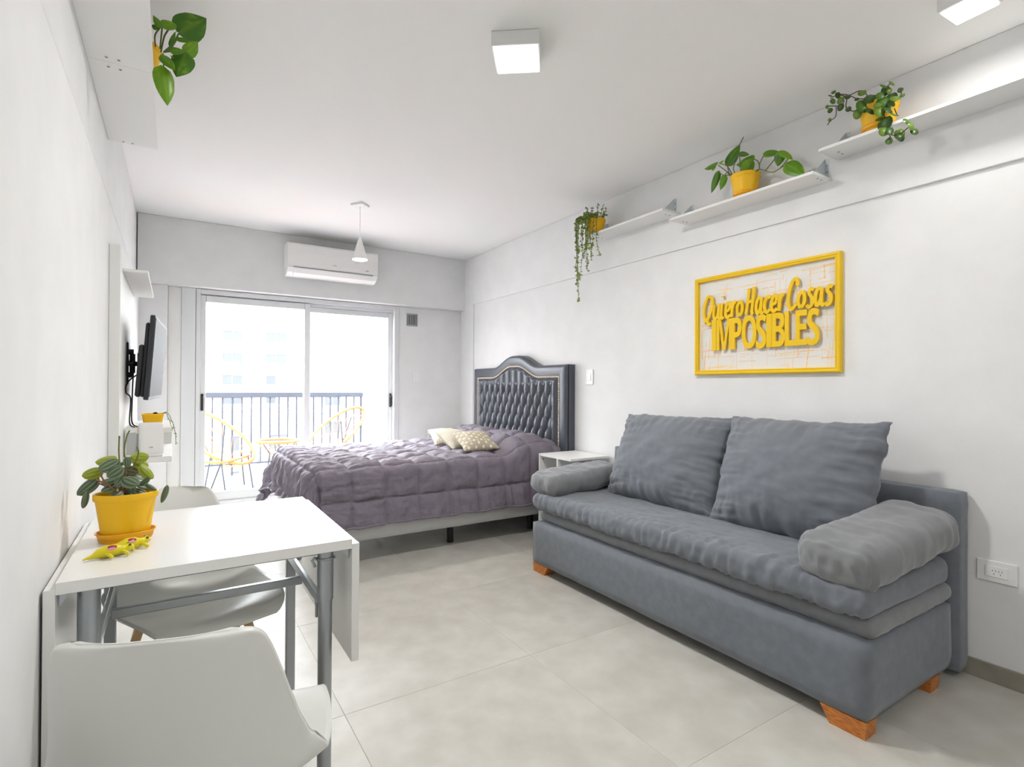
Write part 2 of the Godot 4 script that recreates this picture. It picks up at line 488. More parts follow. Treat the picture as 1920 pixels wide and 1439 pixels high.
# stuffed cushion lying in its own XY plane, thickness along Z
func pillow(w: float, h: float, t: float, sd: int, wrinkle := 0.008, pull := 0.05, px := 2.6, res := 44) -> MB:
	var f := FastNoiseLite.new()
	f.seed = sd
	f.frequency = 1.0
	f.fractal_octaves = 3
	var nu := res + 1
	var nv := res * 2
	var p := PackedVector3Array()
	for i in nu:
		var u := -1.0 + 2.0 * i / res
		u = sin(u * PI * 0.5) * 0.55 + u * 0.45
		for j in nv:
			var front := j < res
			var jj := float(j) / res if front else 2.0 - float(j) / res
			var q := -1.0 + 2.0 * jj
			q = sin(q * PI * 0.5) * 0.55 + q * 0.45
			var fu := pow(maxf(1.0 - pow(absf(u), px), 0.0), 0.55)
			var fv := pow(maxf(1.0 - pow(absf(q), px), 0.0), 0.55)
			var z := t * 0.5 * fu * fv
			var sgn := 1.0 if front else -1.0
			var eu := ss(0.25, 1.0, absf(u)) * fu
			var ev := ss(0.25, 1.0, absf(q)) * fv
			var wr := f.get_noise_3d(u * 1.2, q * 7.0, sgn * 3.0 + signf(u)) * eu * 2.2 + f.get_noise_3d(u * 7.0, q * 1.2, 9.0 + sgn * 3.0 + signf(q)) * ev * 2.2
			wr += f.get_noise_3d(u * 1.7 + 4.0, q * 1.7, sgn) * 1.2 * fu * fv
			var x := w * 0.5 * u * (1.0 - pull * (1.0 - q * q))
			var y := h * 0.5 * q * (1.0 - pull * (1.0 - u * u))
			x += f.get_noise_2d(q * 3.0, 5.0 + signf(u)) * 0.012 * absf(u) * (w / 0.6)
			y += f.get_noise_2d(u * 3.0, 15.0 + signf(q)) * 0.012 * absf(q) * (h / 0.6)
			p.append(Vector3(x, y, sgn * (z + wr * wrinkle)))
	var m := MB.new()
	m.grid(p, nu, nv, false, true, false)
	return m

func leaf_mesh(sd: int, main: Color, second: Color, amount: float, curl: float, pointed: float) -> ArrayMesh:
	var r := RandomNumberGenerator.new()
	r.seed = sd
	var f := FastNoiseLite.new()
	f.seed = sd
	f.frequency = 2.2
	var nu := 10
	var nv := 9
	var p := PackedVector3Array()
	var cc := PackedColorArray()
	for i in nu:
		var t := float(i) / (nu - 1)
		var wd := 1.72 * pow(t, 0.5) * pow(1.0 - t, pointed)
		if i == 0:
			wd = 0.02
		for j in nv:
			var q := -1.0 + 2.0 * j / (nv - 1)
			var z := -0.16 * absf(q) * absf(q) * wd + 0.05 * absf(q) * wd - curl * t * t
			var back := 0.10 * absf(q) * (1.0 - t) if t < 0.5 else 0.0
			p.append(Vector3(q * wd * 0.5, t - back, z))
			var k := ss(0.1, 0.5, f.get_noise_2d(q * 2.0, t * 0.7 + sd)) * amount
			if absf(q) < 0.15:
				k = maxf(k, amount * 0.6)
			cc.append(main.lerp(second, clampf(k, 0, 1)).srgb_to_linear())
	var m := MB.new()
	m.grid(p, nu, nv, false, false, false, cc)
	return m.mesh()

func peperomia_mesh(sd: int) -> ArrayMesh:
	# dark ribbed leaf with silvery bands between the sunken veins
	var nu := 11
	var nv := 15
	var p := PackedVector3Array()
	var cc := PackedColorArray()
	var dark := Color(0.24, 0.31, 0.20) if sd != 2 else Color(0.50, 0.56, 0.12)
	var pale := Color(0.46, 0.53, 0.42) if sd != 2 else Color(0.62, 0.66, 0.20)
	for i in nu:
		var t := float(i) / (nu - 1)
		var wd := 1.75 * pow(t, 0.5) * pow(1.0 - t, 0.62)
		if i == 0:
			wd = 0.03
		for j in nv:
			var q := -1.0 + 2.0 * j / (nv - 1)
			var rib := 1.0 if j % 4 == 3 else (0.0 if j % 4 == 1 else 0.5)
			var z := -0.22 * q * q * wd - 0.22 * t * t - 0.05 * rib * sin(PI * t)
			p.append(Vector3(q * wd * 0.5, t - 0.16 * absf(q) * (1.0 - t), z))
			cc.append(pale.lerp(dark, rib).srgb_to_linear())
	var m := MB.new()
	m.grid(p, nu, nv, false, false, false, cc)
	return m.mesh()

func round_leaf_mesh(main: Color) -> ArrayMesh:
	var p := PackedVector3Array()
	var cc := PackedColorArray()
	for i in 5:
		for k in 12:
			var rr := i / 4.0
			var an := TAU * k / 12
			var notch := 1.0 - 0.25 * exp(-pow((absf(an - PI)) / 0.5, 2.0))
			p.append(Vector3(sin(an) * rr * notch, cos(an) * rr * notch, -0.3 * rr * rr))
			cc.append(main.lerp(main.lightened(0.18), 1.0 - rr).srgb_to_linear())
	var m := MB.new()
	m.grid(p, 5, 12, false, true, false, cc)
	return m.mesh()

func put_leaf(parent: Node3D, mesh: Mesh, a: Vector3, b: Vector3, wd: float, hint: Vector3, m: Material) -> void:
	var y := b - a
	var ln := y.length()
	var z := (hint - y.normalized() * hint.dot(y.normalized())).normalized()
	var x := y.normalized().cross(z)
	var o := obj("leaf", mesh, m, parent)
	o.transform = Transform3D(Basis(x * ln * wd * 1.6, y, z * ln), a - parent.position)

func stem_tube(parent: Node3D, pts: Array, r: float, m: Material) -> void:
	var q := MB.new()
	var loc := []
	for p in pts:
		loc.append(p - parent.position)
	q.tube(spl(loc, 5) if loc.size() > 2 else loc, r, 6)
	obj("stem", q, m, parent)

func round_pot(parent: Node3D, r: float, h: float, sx := 1.0, sz := 1.0, dish := 0.0) -> void:
	var q := MB.new()
	q.lathe([Vector2(0.001, 0.012), Vector2(r * 0.74, 0.012), Vector2(r * 0.75, 0.016), Vector2(r * 0.93, h - 0.022), Vector2(r * 0.95, h - 0.02), Vector2(r * 0.99, h - 0.018), Vector2(r, h - 0.014), Vector2(r, h - 0.004), Vector2(r * 0.985, h), Vector2(r * 0.95, h), Vector2(r * 0.93, h - 0.006), Vector2(r * 0.86, h * 0.7)], 40, Vector3.ZERO, sx, sz)
	obj("pot", q, M.yellow, parent)
	var s := MB.new()
	var d := dish if dish > 0.0 else r * 0.86
	s.lathe([Vector2(0.001, 0.0), Vector2(d * 0.84, 0.0), Vector2(d * 0.87, 0.003), Vector2(d * 0.93, 0.019), Vector2(d, 0.024), Vector2(d * 1.0, 0.027), Vector2(d * 0.95, 0.026), Vector2(d * 0.89, 0.006), Vector2(0.001, 0.005)], 40, Vector3.ZERO, sx, sz)
	obj("saucer", s, M.saucer, parent)
	var e := MB.new()
	var pp := PackedVector3Array()
	for i in 5:
		for k in 24:
			var rr := r * 0.885 * i / 4.0
			var an := TAU * k / 24
			pp.append(Vector3(cos(an) * rr * sx, h * 0.84 + nz.get_noise_2d(cos(an) * rr * 900.0, sin(an) * rr * 900.0) * 0.006, sin(an) * rr * sz))
	e.grid(pp, 5, 24, false, true, true)
	obj("soil", e, M.soil, parent)

# ---------------------------------------------------------------- room shell
func build_room() -> void:
	# floor: large square porcelain tiles on a grout bed
	var fl := struct_root("floor")
	bx("grout_bed", Vector3(WALL_L - 0.15, -0.12, WALL_B - 0.2), Vector3(WALL_R + 0.15, -0.0012, WALL_F + 0.15), M.grout, fl)
	var xs := [BEAM_L, 0.533, 1.343, 2.153, WALL_R]
	var zs := [WALL_F]
	for k in range(-3, 6):
		zs.append(-1.113 - 0.836 * k)
	zs.append(WALL_B)
	zs = zs.filter(func(q): return q <= WALL_F)
	zs.sort()
	for i in 4:
		for j in zs.size() - 1:
			if zs[j + 1] - zs[j] < 0.02:
				continue
			var t := MB.new()
			t.span(Vector3(xs[i] + 0.0009, -0.012, zs[j] + 0.0009), Vector3(xs[i + 1] - 0.0009, 0.0, zs[j + 1] - 0.0009), 0.001)
			obj("tile", t, M.tile[(i * 2 + j * 5 + i * j) % 3], fl)
	# ceiling
	var ce := bx("ceiling", Vector3(WALL_L - 0.15, CEIL, WALL_B - 0.2), Vector3(WALL_R + 0.15, CEIL + 0.2, WALL_F + 0.15), M.ceil)
	ce.set_meta("kind", "structure")
	# walls with their shallow upper beams
	var wl := struct_root("wall_left")
	bx("masonry", Vector3(WALL_L - 0.17, -0.1, WALL_B - 0.2), Vector3(BEAM_L, CEIL, WALL_F), M.wall, wl)
	bx("lining", Vector3(BEAM_L - 0.01, 0.0, WALL_B), Vector3(WALL_L, 2.008, WALL_F), M.wall, wl, 0.003)
	bx("cap_strip", Vector3(BEAM_L - 0.01, 2.013, WALL_B), Vector3(WALL_L, 2.035, WALL_F), M.wall, wl, 0.006)
	var wr := struct_root("wall_right")
	bx("masonry", Vector3(WALL_R, -0.1, WALL_B - 0.2), Vector3(WALL_R + 0.15, CEIL, WALL_F), M.wall, wr)
	bx("beam", Vector3(BEAM_R, 2.095, -5.2), Vector3(WALL_R + 0.01, CEIL, WALL_F), M.wall, wr, 0.004)
	bx("pilaster", Vector3(BEAM_R, 0, WALL_B), Vector3(WALL_R + 0.01, CEIL, -5.2), M.wall, wr, 0.004)
	var wf := bx("wall_front", Vector3(WALL_L - 0.15, -0.1, WALL_F), Vector3(WALL_R + 0.15, CEIL, WALL_F + 0.15), M.wall)
	wf.set_meta("kind", "structure")
	var wb := struct_root("wall_back")
	bx("beam", Vector3(WALL_L - 0.01, 2.05, WALL_B - 0.2), Vector3(BEAM_R + 0.01, CEIL, BEAM_B), M.wall, wb, 0.004)
	bx("masonry", Vector3(WALL_L - 0.01, -0.05, WALL_B - 0.2), Vector3(-0.037, 2.05, WALL_B + 0.05), M.wall, wb)
	bx("masonry", Vector3(2.055, -0.05, WALL_B - 0.2), Vector3(WALL_R + 0.01, 2.05, WALL_B), M.wall, wb)
	bx("sill", Vector3(-0.037, -0.05, WALL_B - 0.2), Vector3(2.055, 0.10, WALL_B), M.wall, wb)
	bx("jamb", Vector3(-0.037, 0.1, WALL_B - 0.2), Vector3(0.064, 2.05, WALL_B - 0.005), M.white_soft, wb, 0.004)
	bx("jamb", Vector3(0.063, 0.1, WALL_B - 0.2), Vector3(0.172, 2.05, WALL_B + 0.012), M.alu, wb, 0.004)
	# ceramic skirting
	var sk := bx("baseboard_right", Vector3(WALL_R - 0.011, 0.0, -5.2), Vector3(WALL_R + 0.002, 0.073, WALL_F), M.skirting, null, 0.002)
	sk.set_meta("kind", "structure")
	var sk2 := bx("baseboard_left", Vector3(WALL_L - 0.002, 0.0, -5.44), Vector3(WALL_L + 0.011, 0.073, WALL_F), M.skirting, null, 0.002)
	sk2.set_meta("kind", "structure")
	build_door()

func rect_frame(x0: float, x1: float, y0: float, y1: float, l: float, r: float, b: float, t: float, z0: float, z1: float, bev := 0.003) -> MB:
	var q := MB.new()
	q.span(Vector3(x0, y0, z0), Vector3(x0 + l, y1, z1), bev)
	q.span(Vector3(x1 - r, y0, z0), Vector3(x1, y1, z1), bev)
	q.span(Vector3(x0 + l, y0, z0), Vector3(x1 - r, y0 + b, z1), bev)
	q.span(Vector3(x0 + l, y1 - t, z0), Vector3(x1 - r, y1, z1), bev)
	return q

func build_door() -> void:
	var d := struct_root("door_1")
	obj("frame", rect_frame(0.174, 2.053, 0.10, 2.047, 0.036, 0.05, 0.04, 0.045, -5.60, -5.485), M.alu, d)
	bx("track", Vector3(0.21, 0.14, -5.56), Vector3(2.0, 0.15, -5.50), M.alu, d)
	bx("head_rail", Vector3(0.21, 1.975, -5.59), Vector3(2.003, 2.002, -5.52), M.alu, d)
	var s1 := obj("sash", rect_frame(0.205, 1.146, 0.148, 1.995, 0.046, 0.055, 0.075, 0.06, -5.535, -5.50, 0.005), M.alu, d)
	var s2 := obj("sash", rect_frame(1.095, 2.006, 0.148, 1.975, 0.045, 0.052, 0.075, 0.055, -5.585, -5.55, 0.005), M.alu, d)
	bx("pane", Vector3(0.25, 0.222, -5.520), Vector3(1.092, 1.936, -5.516), M.glass, s1, 0.0005)
	bx("pane", Vector3(1.139, 0.222, -5.570), Vector3(1.955, 1.921, -5.566), M.glass, s2, 0.0005)
	for k in 2:
		var hx: float = [0.226, 1.982][k]
		var hz: float = [-5.50, -5.55][k]
		var q := MB.new()
		q.box(Vector3(hx, 1.035, hz + 0.006), Vector3(0.02, 0.15, 0.012), 0.004)
		q.tube([Vector3(hx, 1.075, hz + 0.01), Vector3(hx, 1.075, hz + 0.04)], 0.008, 10)
		q.box(Vector3(hx, 1.03, hz + 0.042), Vector3(0.016, 0.12, 0.012), 0.005)
		obj("handle", q, M.dark, s1 if k == 0 else s2, "dark lever handle")

# ---------------------------------------------------------------- outside
func build_outside() -> void:
	var bf := bx("balcony_floor", Vector3(-1.2, -0.15, -7.45), Vector3(3.6, 0.085, WALL_B - 0.2), M.balcony)
	bf.set_meta("kind", "structure")
	var rl := thing("balcony_railing", "dark metal balustrade with thin upright bars on the balcony edge", "railing", Vector3(0.0, 0.085, -7.3))
	bx("handrail", Vector3(-1.1, 0.95, -0.025), Vector3(2.21, 1.015, 0.025), M.railing, rl)
	bx("bottom_rail", Vector3(-1.1, 0.13, -0.012), Vector3(2.21, 0.155, 0.012), M.railing, rl)
	var q := MB.new()
	q.span(Vector3(-0.009, 0.155, -0.009), Vector3(0.009, 0.96, 0.009), 0.002)
	var bar := q.mesh()
	for k in 32:
		var x := -1.07 + k * 0.1055
		if x > 2.2:
			continue
		var o := obj("baluster", bar, M.railing, rl)
		o.position = Vector3(x, 0, 0)
	for x in [-1.09, 0.62, 2.19]:
		bx("post", Vector3(x - 0.012, 0.0, -0.012), Vector3(x + 0.012, 0.955, 0.012), M.railing, rl, 0.002)
	var pl := bx("balcony_pillar", Vector3(2.27, -0.15, -7.45), Vector3(2.50, 4.0, -7.2), M.facade)
	pl.set_meta("kind", "structure")
	var sd := thing("balcony_side_screen", "grey blue metal side screen at the end of the balcony", "screen", Vector3(2.56, 0.085, -7.3))
	bx("panel", Vector3(0, 0.1, 0.02), Vector3(0.02, 0.96, 1.55), M.railing, sd)
	bx("cap_rail", Vector3(-0.015, 0.96, 0.0), Vector3(0.035, 1.0, 1.57), M.railing, sd)
	for z in [0.05, 1.5]:
		bx("post", Vector3(-0.004, 0.0, z), Vector3(0.024, 0.96, z + 0.03), M.railing, sd)
	lounge_chair(Vector3(0.40, 0.085, -6.32), 1.0, Vector3(-0.12, 0.25, -0.2), Vector3(0.34, -0.11, 0.15), "yellow cord hoop chair on the balcony, cut by the door's edge")
	lounge_chair(Vector3(1.66, 0.085, -6.34), -1.0, Vector3(0.2, 0.245, -0.2), Vector3(-0.34, -0.09, 0.15), "yellow cord hoop chair on the balcony, beside the white pillar")
	var t := thing("balcony_table", "low round yellow cord table between two hoop chairs", "table", Vector3(0.985, 0.085, -6.35))
	ring_basket(t, Vector3(0, 0.49, 0), Vector3(0.215, 0, 0), Vector3(0, 0, 0.215), Vector3(0, 0.36, 0), 0.09, 22)
	for k in 3:
		var a := TAU * k / 3.0 + 0.5
		var l := MB.new()
		l.tube([Vector3(cos(a) * 0.17, 0.0, sin(a) * 0.17), Vector3(cos(a) * 0.10, 0.36, sin(a) * 0.10), Vector3(cos(a) * 0.19, 0.48, sin(a) * 0.19)], 0.008, 8)
		obj("leg", l, M.railing, t)
	# the street and the blocks across it
	var st := bx("street", Vector3(-120, -15.2, -140), Vector3(160, -15.0, -9), M.street)
	st.set_meta("kind", "structure")
	block("apartment_building", "tall white apartment block with rows of windows across the street", Vector3(-2.0, -15.0, -80.0), 16.0, 25.5, 12.0, 7, [7.5, 12.8], [2.5, 2.7])
	block("low_building", "low white block behind the yellow chair by the white pillar", Vector3(11.0, -15.0, -58.0), 22.0, 17.4, 14.0, 5, [2.5, 6.5, 10.5, 14.5], [1.8, 1.0, 1.6, 1.2])
	block("corner_building", "pale building low behind the railing bars", Vector3(-30.0, -15.0, -50.0), 40.0, 14.0, 8.0, 4, [31.0, 34.0, 37.0], [1.0, 0.9, 1.7])

func ring_basket(parent: Node3D, at: Vector3, a: Vector3, b: Vector3, hub: Vector3, hub_r: float, cords: int) -> void:
	var rim := []
	for k in 40:
		var an := TAU * k / 40
		rim.append(at + a * cos(an) + b * sin(an))
	var q := MB.new()
	q.tube(rim, 0.016, 10, false, true)
	obj("rim", q, M.yellow_cord, parent)
	var low := []
	for k in 16:
		var an := TAU * k / 16
		low.append(hub + a.normalized() * cos(an) * hub_r + b.normalized() * sin(an) * hub_r)
	var h := MB.new()
	h.tube(low, 0.007, 8, false, true)
	obj("hub_ring", h, M.yellow_cord, parent)
	for k in cords:
		var an := TAU * k / cords
		var p0 := at + a * cos(an) + b * sin(an)
		var p1 := hub + a.normalized() * cos(an) * hub_r + b.normalized() * sin(an) * hub_r
		var c := MB.new()
		c.tube([p0, p0.lerp(p1, 0.5) - Vector3(0, 0.01, 0), p1], 0.0024, 5, false)
		obj("cord", c, M.yellow_cord, parent)

func lounge_chair(at: Vector3, face: float, a: Vector3, b: Vector3, label: String) -> void:
	# face +1: looks towards +x
	var t := thing("hoop_chair", label, "chair", at, 0.0, "yellow cord chairs on the balcony")
	var c := Vector3(-0.04, 0.575, 0.0)
	ring_basket(t, c, a, b, Vector3(0.06 * face, 0.33, 0.0), 0.10, 34)
	var q := MB.new()
	q.tube(spl([Vector3(0.27 * face, 0.37, 0.17), Vector3(0.02 * face, 0.325, 0.24), Vector3(-0.26 * face, 0.36, 0.18)], 6), 0.012, 8)
	q.tube(spl([Vector3(0.27 * face, 0.37, 0.17), Vector3(0.30 * face, 0.37, -0.05), Vector3(0.25 * face, 0.38, -0.2)], 6), 0.012, 8)
	obj("seat_frame", q, M.yellow_cord, t)
	for l in [[Vector3(0.27, 0.37, 0.16), Vector3(0.32, 0.0, 0.2)], [Vector3(0.02, 0.325, 0.24), Vector3(0.06, 0.0, 0.26)], [Vector3(0.02, 0.325, 0.24), Vector3(-0.07, 0.0, 0.05)], [Vector3(0.24, 0.37, -0.2), Vector3(0.28, 0.0, -0.24)], [Vector3(-0.05, 0.33, -0.2), Vector3(-0.1, 0.0, -0.24)]]:
		var m := MB.new()
		m.tube([l[0] * Vector3(face, 1, 1), l[1] * Vector3(face, 1, 1)], 0.009, 8)
		obj("leg", m, M.railing, t)
	var bk := MB.new()
	bk.tube([Vector3(-0.05 * face, 0.33, -0.2), Vector3(-0.2 * face, 0.72, -0.24)], 0.008, 8)
	obj("back_stay", bk, M.railing, t)
	var bk2 := MB.new()
	bk2.tube([Vector3(0.02 * face, 0.325, 0.24), Vector3(0.05 * face, 0.7, 0.22)], 0.008, 8)
	obj("back_stay", bk2, M.railing, t)

func block(called: String, label: String, at: Vector3, w: float, h: float, dep: float, rows: int, cols: Array, wid: Array) -> void:
	var b := thing(called, label, "building", at)
	bx("wall", Vector3(0, 0, -dep), Vector3(w, h, 0), M.facade, b, 0.05)
	bx("cornice", Vector3(-0.15, h, -dep - 0.15), Vector3(w + 0.15, h + 0.35, 0.15), M.facade_trim, b, 0.03)
	for r in rows:
		var y := h - 3.4 - r * 2.95
		if y < 0.5:
			continue
		bx("floor_band", Vector3(-0.05, y - 0.75, 0), Vector3(w + 0.05, y - 0.55, 0.12), M.facade_trim, b, 0.02)
		for k in cols.size():
			var f := obj("window", rect_frame(cols[k], cols[k] + wid[k], y, y + 1.4, 0.08, 0.08, 0.08, 0.08, -0.02, 0.1), M.facade_trim, b)
			var ms := 2 if wid[k] > 1.5 else 1
			for m in ms:
				bx("pane", Vector3(cols[k] + 0.1 + m * (wid[k] - 0.16) / ms, y + 0.1, 0.0), Vector3(cols[k] + 0.04 + (m + 1) * (wid[k] - 0.16) / ms, y + 1.3, 0.03), M.pane_far, f, 0.002)

# ---------------------------------------------------------------- sofa
func fabric_noise(sd: int, amp: float, f1: Vector3) -> Callable:
	var f := FastNoiseLite.new()
	f.seed = sd
	f.frequency = 1.0
	f.fractal_octaves = 3
	return func(p: Vector3, _d: Vector3) -> float:
		return f.get_noise_3d(p.x * f1.x, p.y * f1.y, p.z * f1.z) * amp

func build_sofa() -> void:
	var s := thing("sofa", "long grey velvet sofa with layered seat and stubby wooden feet against the wall", "sofa", Vector3(2.33, 0, -1.855))
	var L := 1.978
	var o: MeshInstance3D
	o = obj("base", soft_box(Vector3(0.725, 0.265, L), 0.018, 0.05, fabric_noise(3, 0.004, Vector3(4, 4, 4))), M.velvet, s)
	o.position = Vector3(0.005, 0.1875, 0)
	o = obj("lower_cushion", soft_box(Vector3(0.685, 0.082, L - 0.01), 0.036, 0.025, fabric_noise(4, 0.006, Vector3(6, 6, 6))), M.velvet2, s)
	o.position = Vector3(0.03, 0.358, 0.005)
	# top cushion with pulled folds across the middle and gathered front edge
	var f := FastNoiseLite.new()
	f.seed = 12
	f.frequency = 1.0
	f.fractal_octaves = 3
	var top_fn := func(p: Vector3, d: Vector3) -> float:
		var k := 0.0
		var skew := p.x * 0.9
		k += f.get_noise_2d((p.z + skew) * 3.2, p.x * 20.0) * 0.011 * clampf(d.y, 0, 1) * ss(0.95, 0.3, absf(p.z))
		k += f.get_noise_2d(p.z * 24.0, p.y * 8.0 + 40.0) * 0.012 * ss(-0.15, -0.34, p.x)
		k += f.get_noise_2d(p.z * 2.0, p.x * 2.0 + 9.0) * 0.008
		return k
	o = obj("seat_cushion", soft_box(Vector3(0.70, 0.115, L + 0.005), 0.042, 0.0135, top_fn), M.velvet, s)
	o.position = Vector3(-0.012, 0.452, 0.0)
	o = obj("backrest", soft_box(Vector3(0.105, 0.735, L + 0.035), 0.016, 0.05, fabric_noise(6, 0.003, Vector3(4, 4, 4))), M.velvet, s)
	o.position = Vector3(0.427, 0.395, 0)
	for i in 2:
		for j in 2:
			var q := MB.new()
			var sg: float = -1.0 if j == 0 else 1.0
			var pl := PackedVector2Array([Vector2(-0.078, 0.057), Vector2(0.075, 0.057), Vector2(0.07, 0.0), Vector2(-0.045, 0.0)])
			var xf := Transform3D(Basis(Vector3(0, 0, sg), Vector3.UP, Vector3(-sg, 0, 0)), Vector3(0.035 * sg, 0, 0))
			q.extrude(pl, xf, 0.075)
			var g := obj("foot", q, M.wood, s)
			g.position = Vector3(-0.315 if i == 0 else 0.21, 0, (L * 0.5 - 0.08) * sg)

func cushion(called: String, label: String, mesh, m: Material, at: Vector3, xa: Vector3, ya: Vector3, group := "", cat := "cushion") -> Node3D:
	var t := thing(called, label, cat, at, 0.0, group)
	xa = xa.normalized()
	ya = (ya - xa * ya.dot(xa)).normalized()
	t.transform = Transform3D(Basis(xa, ya, xa.cross(ya)), at)
	obj("cover", mesh, m, t)
	return t

func piping(t: Node3D, w: float, h: float, pull: float, r: float, m: Material) -> void:
	var path := []
	for k in 96:
		var s := fposmod(k / 24.0, 4.0)
		var e := int(s)
		var q := -1.0 + 2.0 * (s - e)
		var u: float = [q, 1.0, -q, -1.0][e]
		var v2: float = [-1.0, q, 1.0, -q][e]
		path.append(Vector3(w * 0.5 * u * (1.0 - pull * (1.0 - v2 * v2)), h * 0.5 * v2 * (1.0 - pull * (1.0 - u * u)), 0))
	var q2 := MB.new()
	q2.tube(path, r, 6, false, true)
	obj("seam", q2, m, t)

func bolster(s: Vector3, sd: int) -> ArrayMesh:
	var f := FastNoiseLite.new()
	f.seed = sd
	f.frequency = 1.0
	f.fractal_octaves = 3
	return soft_box(s, s.z * 0.42, 0.011, func(p: Vector3, d: Vector3) -> float:
		var e := ss(0.45, 1.0, absf(p.x) / (s.x * 0.5))
		var seam := -0.006 * exp(-pow((absf(p.x) - s.x * 0.44) / 0.006, 2.0))
		return f.get_noise_3d(p.x * 14.0, p.y * 4.0, p.z * 4.0) * 0.013 * (0.45 + e) + f.get_noise_2d(p.x * 4.0, p.y * 4.0) * 0.012 + seam + f.get_noise_2d(p.y * 26.0, p.z * 6.0) * 0.008 * ss(0.85, 1.0, absf(d.x)))

func build_sofa_cushions() -> void:
	var lean := Vector3(0.20, 0.52, 0.0)
	cushion("back_cushion", "plump grey velvet back cushion at the bed end of the sofa", pillow(0.83, 0.57, 0.31, 5, 0.011, 0.05, 2.5, 70), M.velvet, Vector3(2.505, 0.752, -2.20), Vector3(-0.02, 0.02, 1), lean, "sofa cushions")
	cushion("back_cushion", "plump grey velvet back cushion beside the thick armrest pillow", pillow(0.76, 0.59, 0.32, 8, 0.012, 0.05, 2.5, 70), M.velvet, Vector3(2.50, 0.762, -1.425), Vector3(0.03, 0.01, 1), lean, "sofa cushions")
	cushion("armrest_pillow", "thick oblong grey pillow lying at the sofa end by the wall socket", bolster(Vector3(0.66, 0.29, 0.165), 15), M.velvet2, Vector3(2.285, 0.600, -0.965), Vector3(1, 0.12, 0.07), Vector3(0, 0.02, -1), "sofa cushions")
	cushion("armrest_pillow", "thick oblong grey pillow lying at the sofa end by the nightstand", bolster(Vector3(0.62, 0.27, 0.14), 19), M.velvet2, Vector3(2.28, 0.582, -2.77), Vector3(1, 0.06, -0.03), Vector3(0, 0.06, -1), "sofa cushions")

# ---------------------------------------------------------------- bed
const BX0 := 0.735
const BX1 := 2.70
const BZN := -3.49
const BZF := -4.99
const BTOP := 0.652

func build_bed() -> void:
	var b := thing("bed_base", "pale grey upholstered double bed base on black legs", "bed", Vector3(1.74, 0, -4.24))
	var o := obj("box", soft_box(Vector3(1.93, 0.27, 1.47), 0.012, 0.08, fabric_noise(21, 0.001, Vector3(3, 3, 3))), M.bed_base, b)
	o.position = Vector3(0.0, 0.295, 0)
	for x in [-0.78, 0.06, 0.80]:
		for z in [0.55, -0.55]:
			var q := MB.new()
			q.lathe([Vector2(0.001, 0.0), Vector2(0.026, 0.0), Vector2(0.028, 0.006), Vector2(0.025, 0.02), Vector2(0.025, 0.15), Vector2(0.03, 0.163)], 20, Vector3(x, 0, z))
			obj("leg", q, M.black, b, "black round bed leg")
	var mt := obj("mattress", soft_box(Vector3(1.92, 0.2, 1.46), 0.05, 0.06, fabric_noise(22, 0.002, Vector3(3, 3, 3))), M.mattress)
	mt.position = Vector3(1.74, 0.53, -4.24)
	tag(mt, "white mattress on the grey bed base, hidden under the quilt", "mattress")
	build_headboard()
	build_quilt()
	var ya := Vector3(0.14, 0.12, -0.30)
	cushion("scatter_cushion", "beige scatter cushion with white dots, frontmost of three on the bed", pillow(0.30, 0.32, 0.12, 31, 0.003, 0.09, 2.2, 30), M.dots, Vector3(2.085, 0.745, -3.82), Vector3(1, 0.03, 0.12), ya, "scatter cushions on the bed")
	cushion("scatter_cushion", "pale zigzag scatter cushion between the dotted one and the striped one", pillow(0.29, 0.31, 0.12, 32, 0.003, 0.09, 2.2, 30), M.zig, Vector3(2.075, 0.732, -4.12), Vector3(1, 0.0, -0.12), ya, "scatter cushions on the bed")
	cushion("scatter_cushion", "pale striped scatter cushion farthest from the sofa on the bed", pillow(0.28, 0.31, 0.12, 33, 0.003, 0.09, 2.2, 30), M.lines, Vector3(2.10, 0.728, -4.40), Vector3(1, 0.0, 0.2), ya, "scatter cushions on the bed")

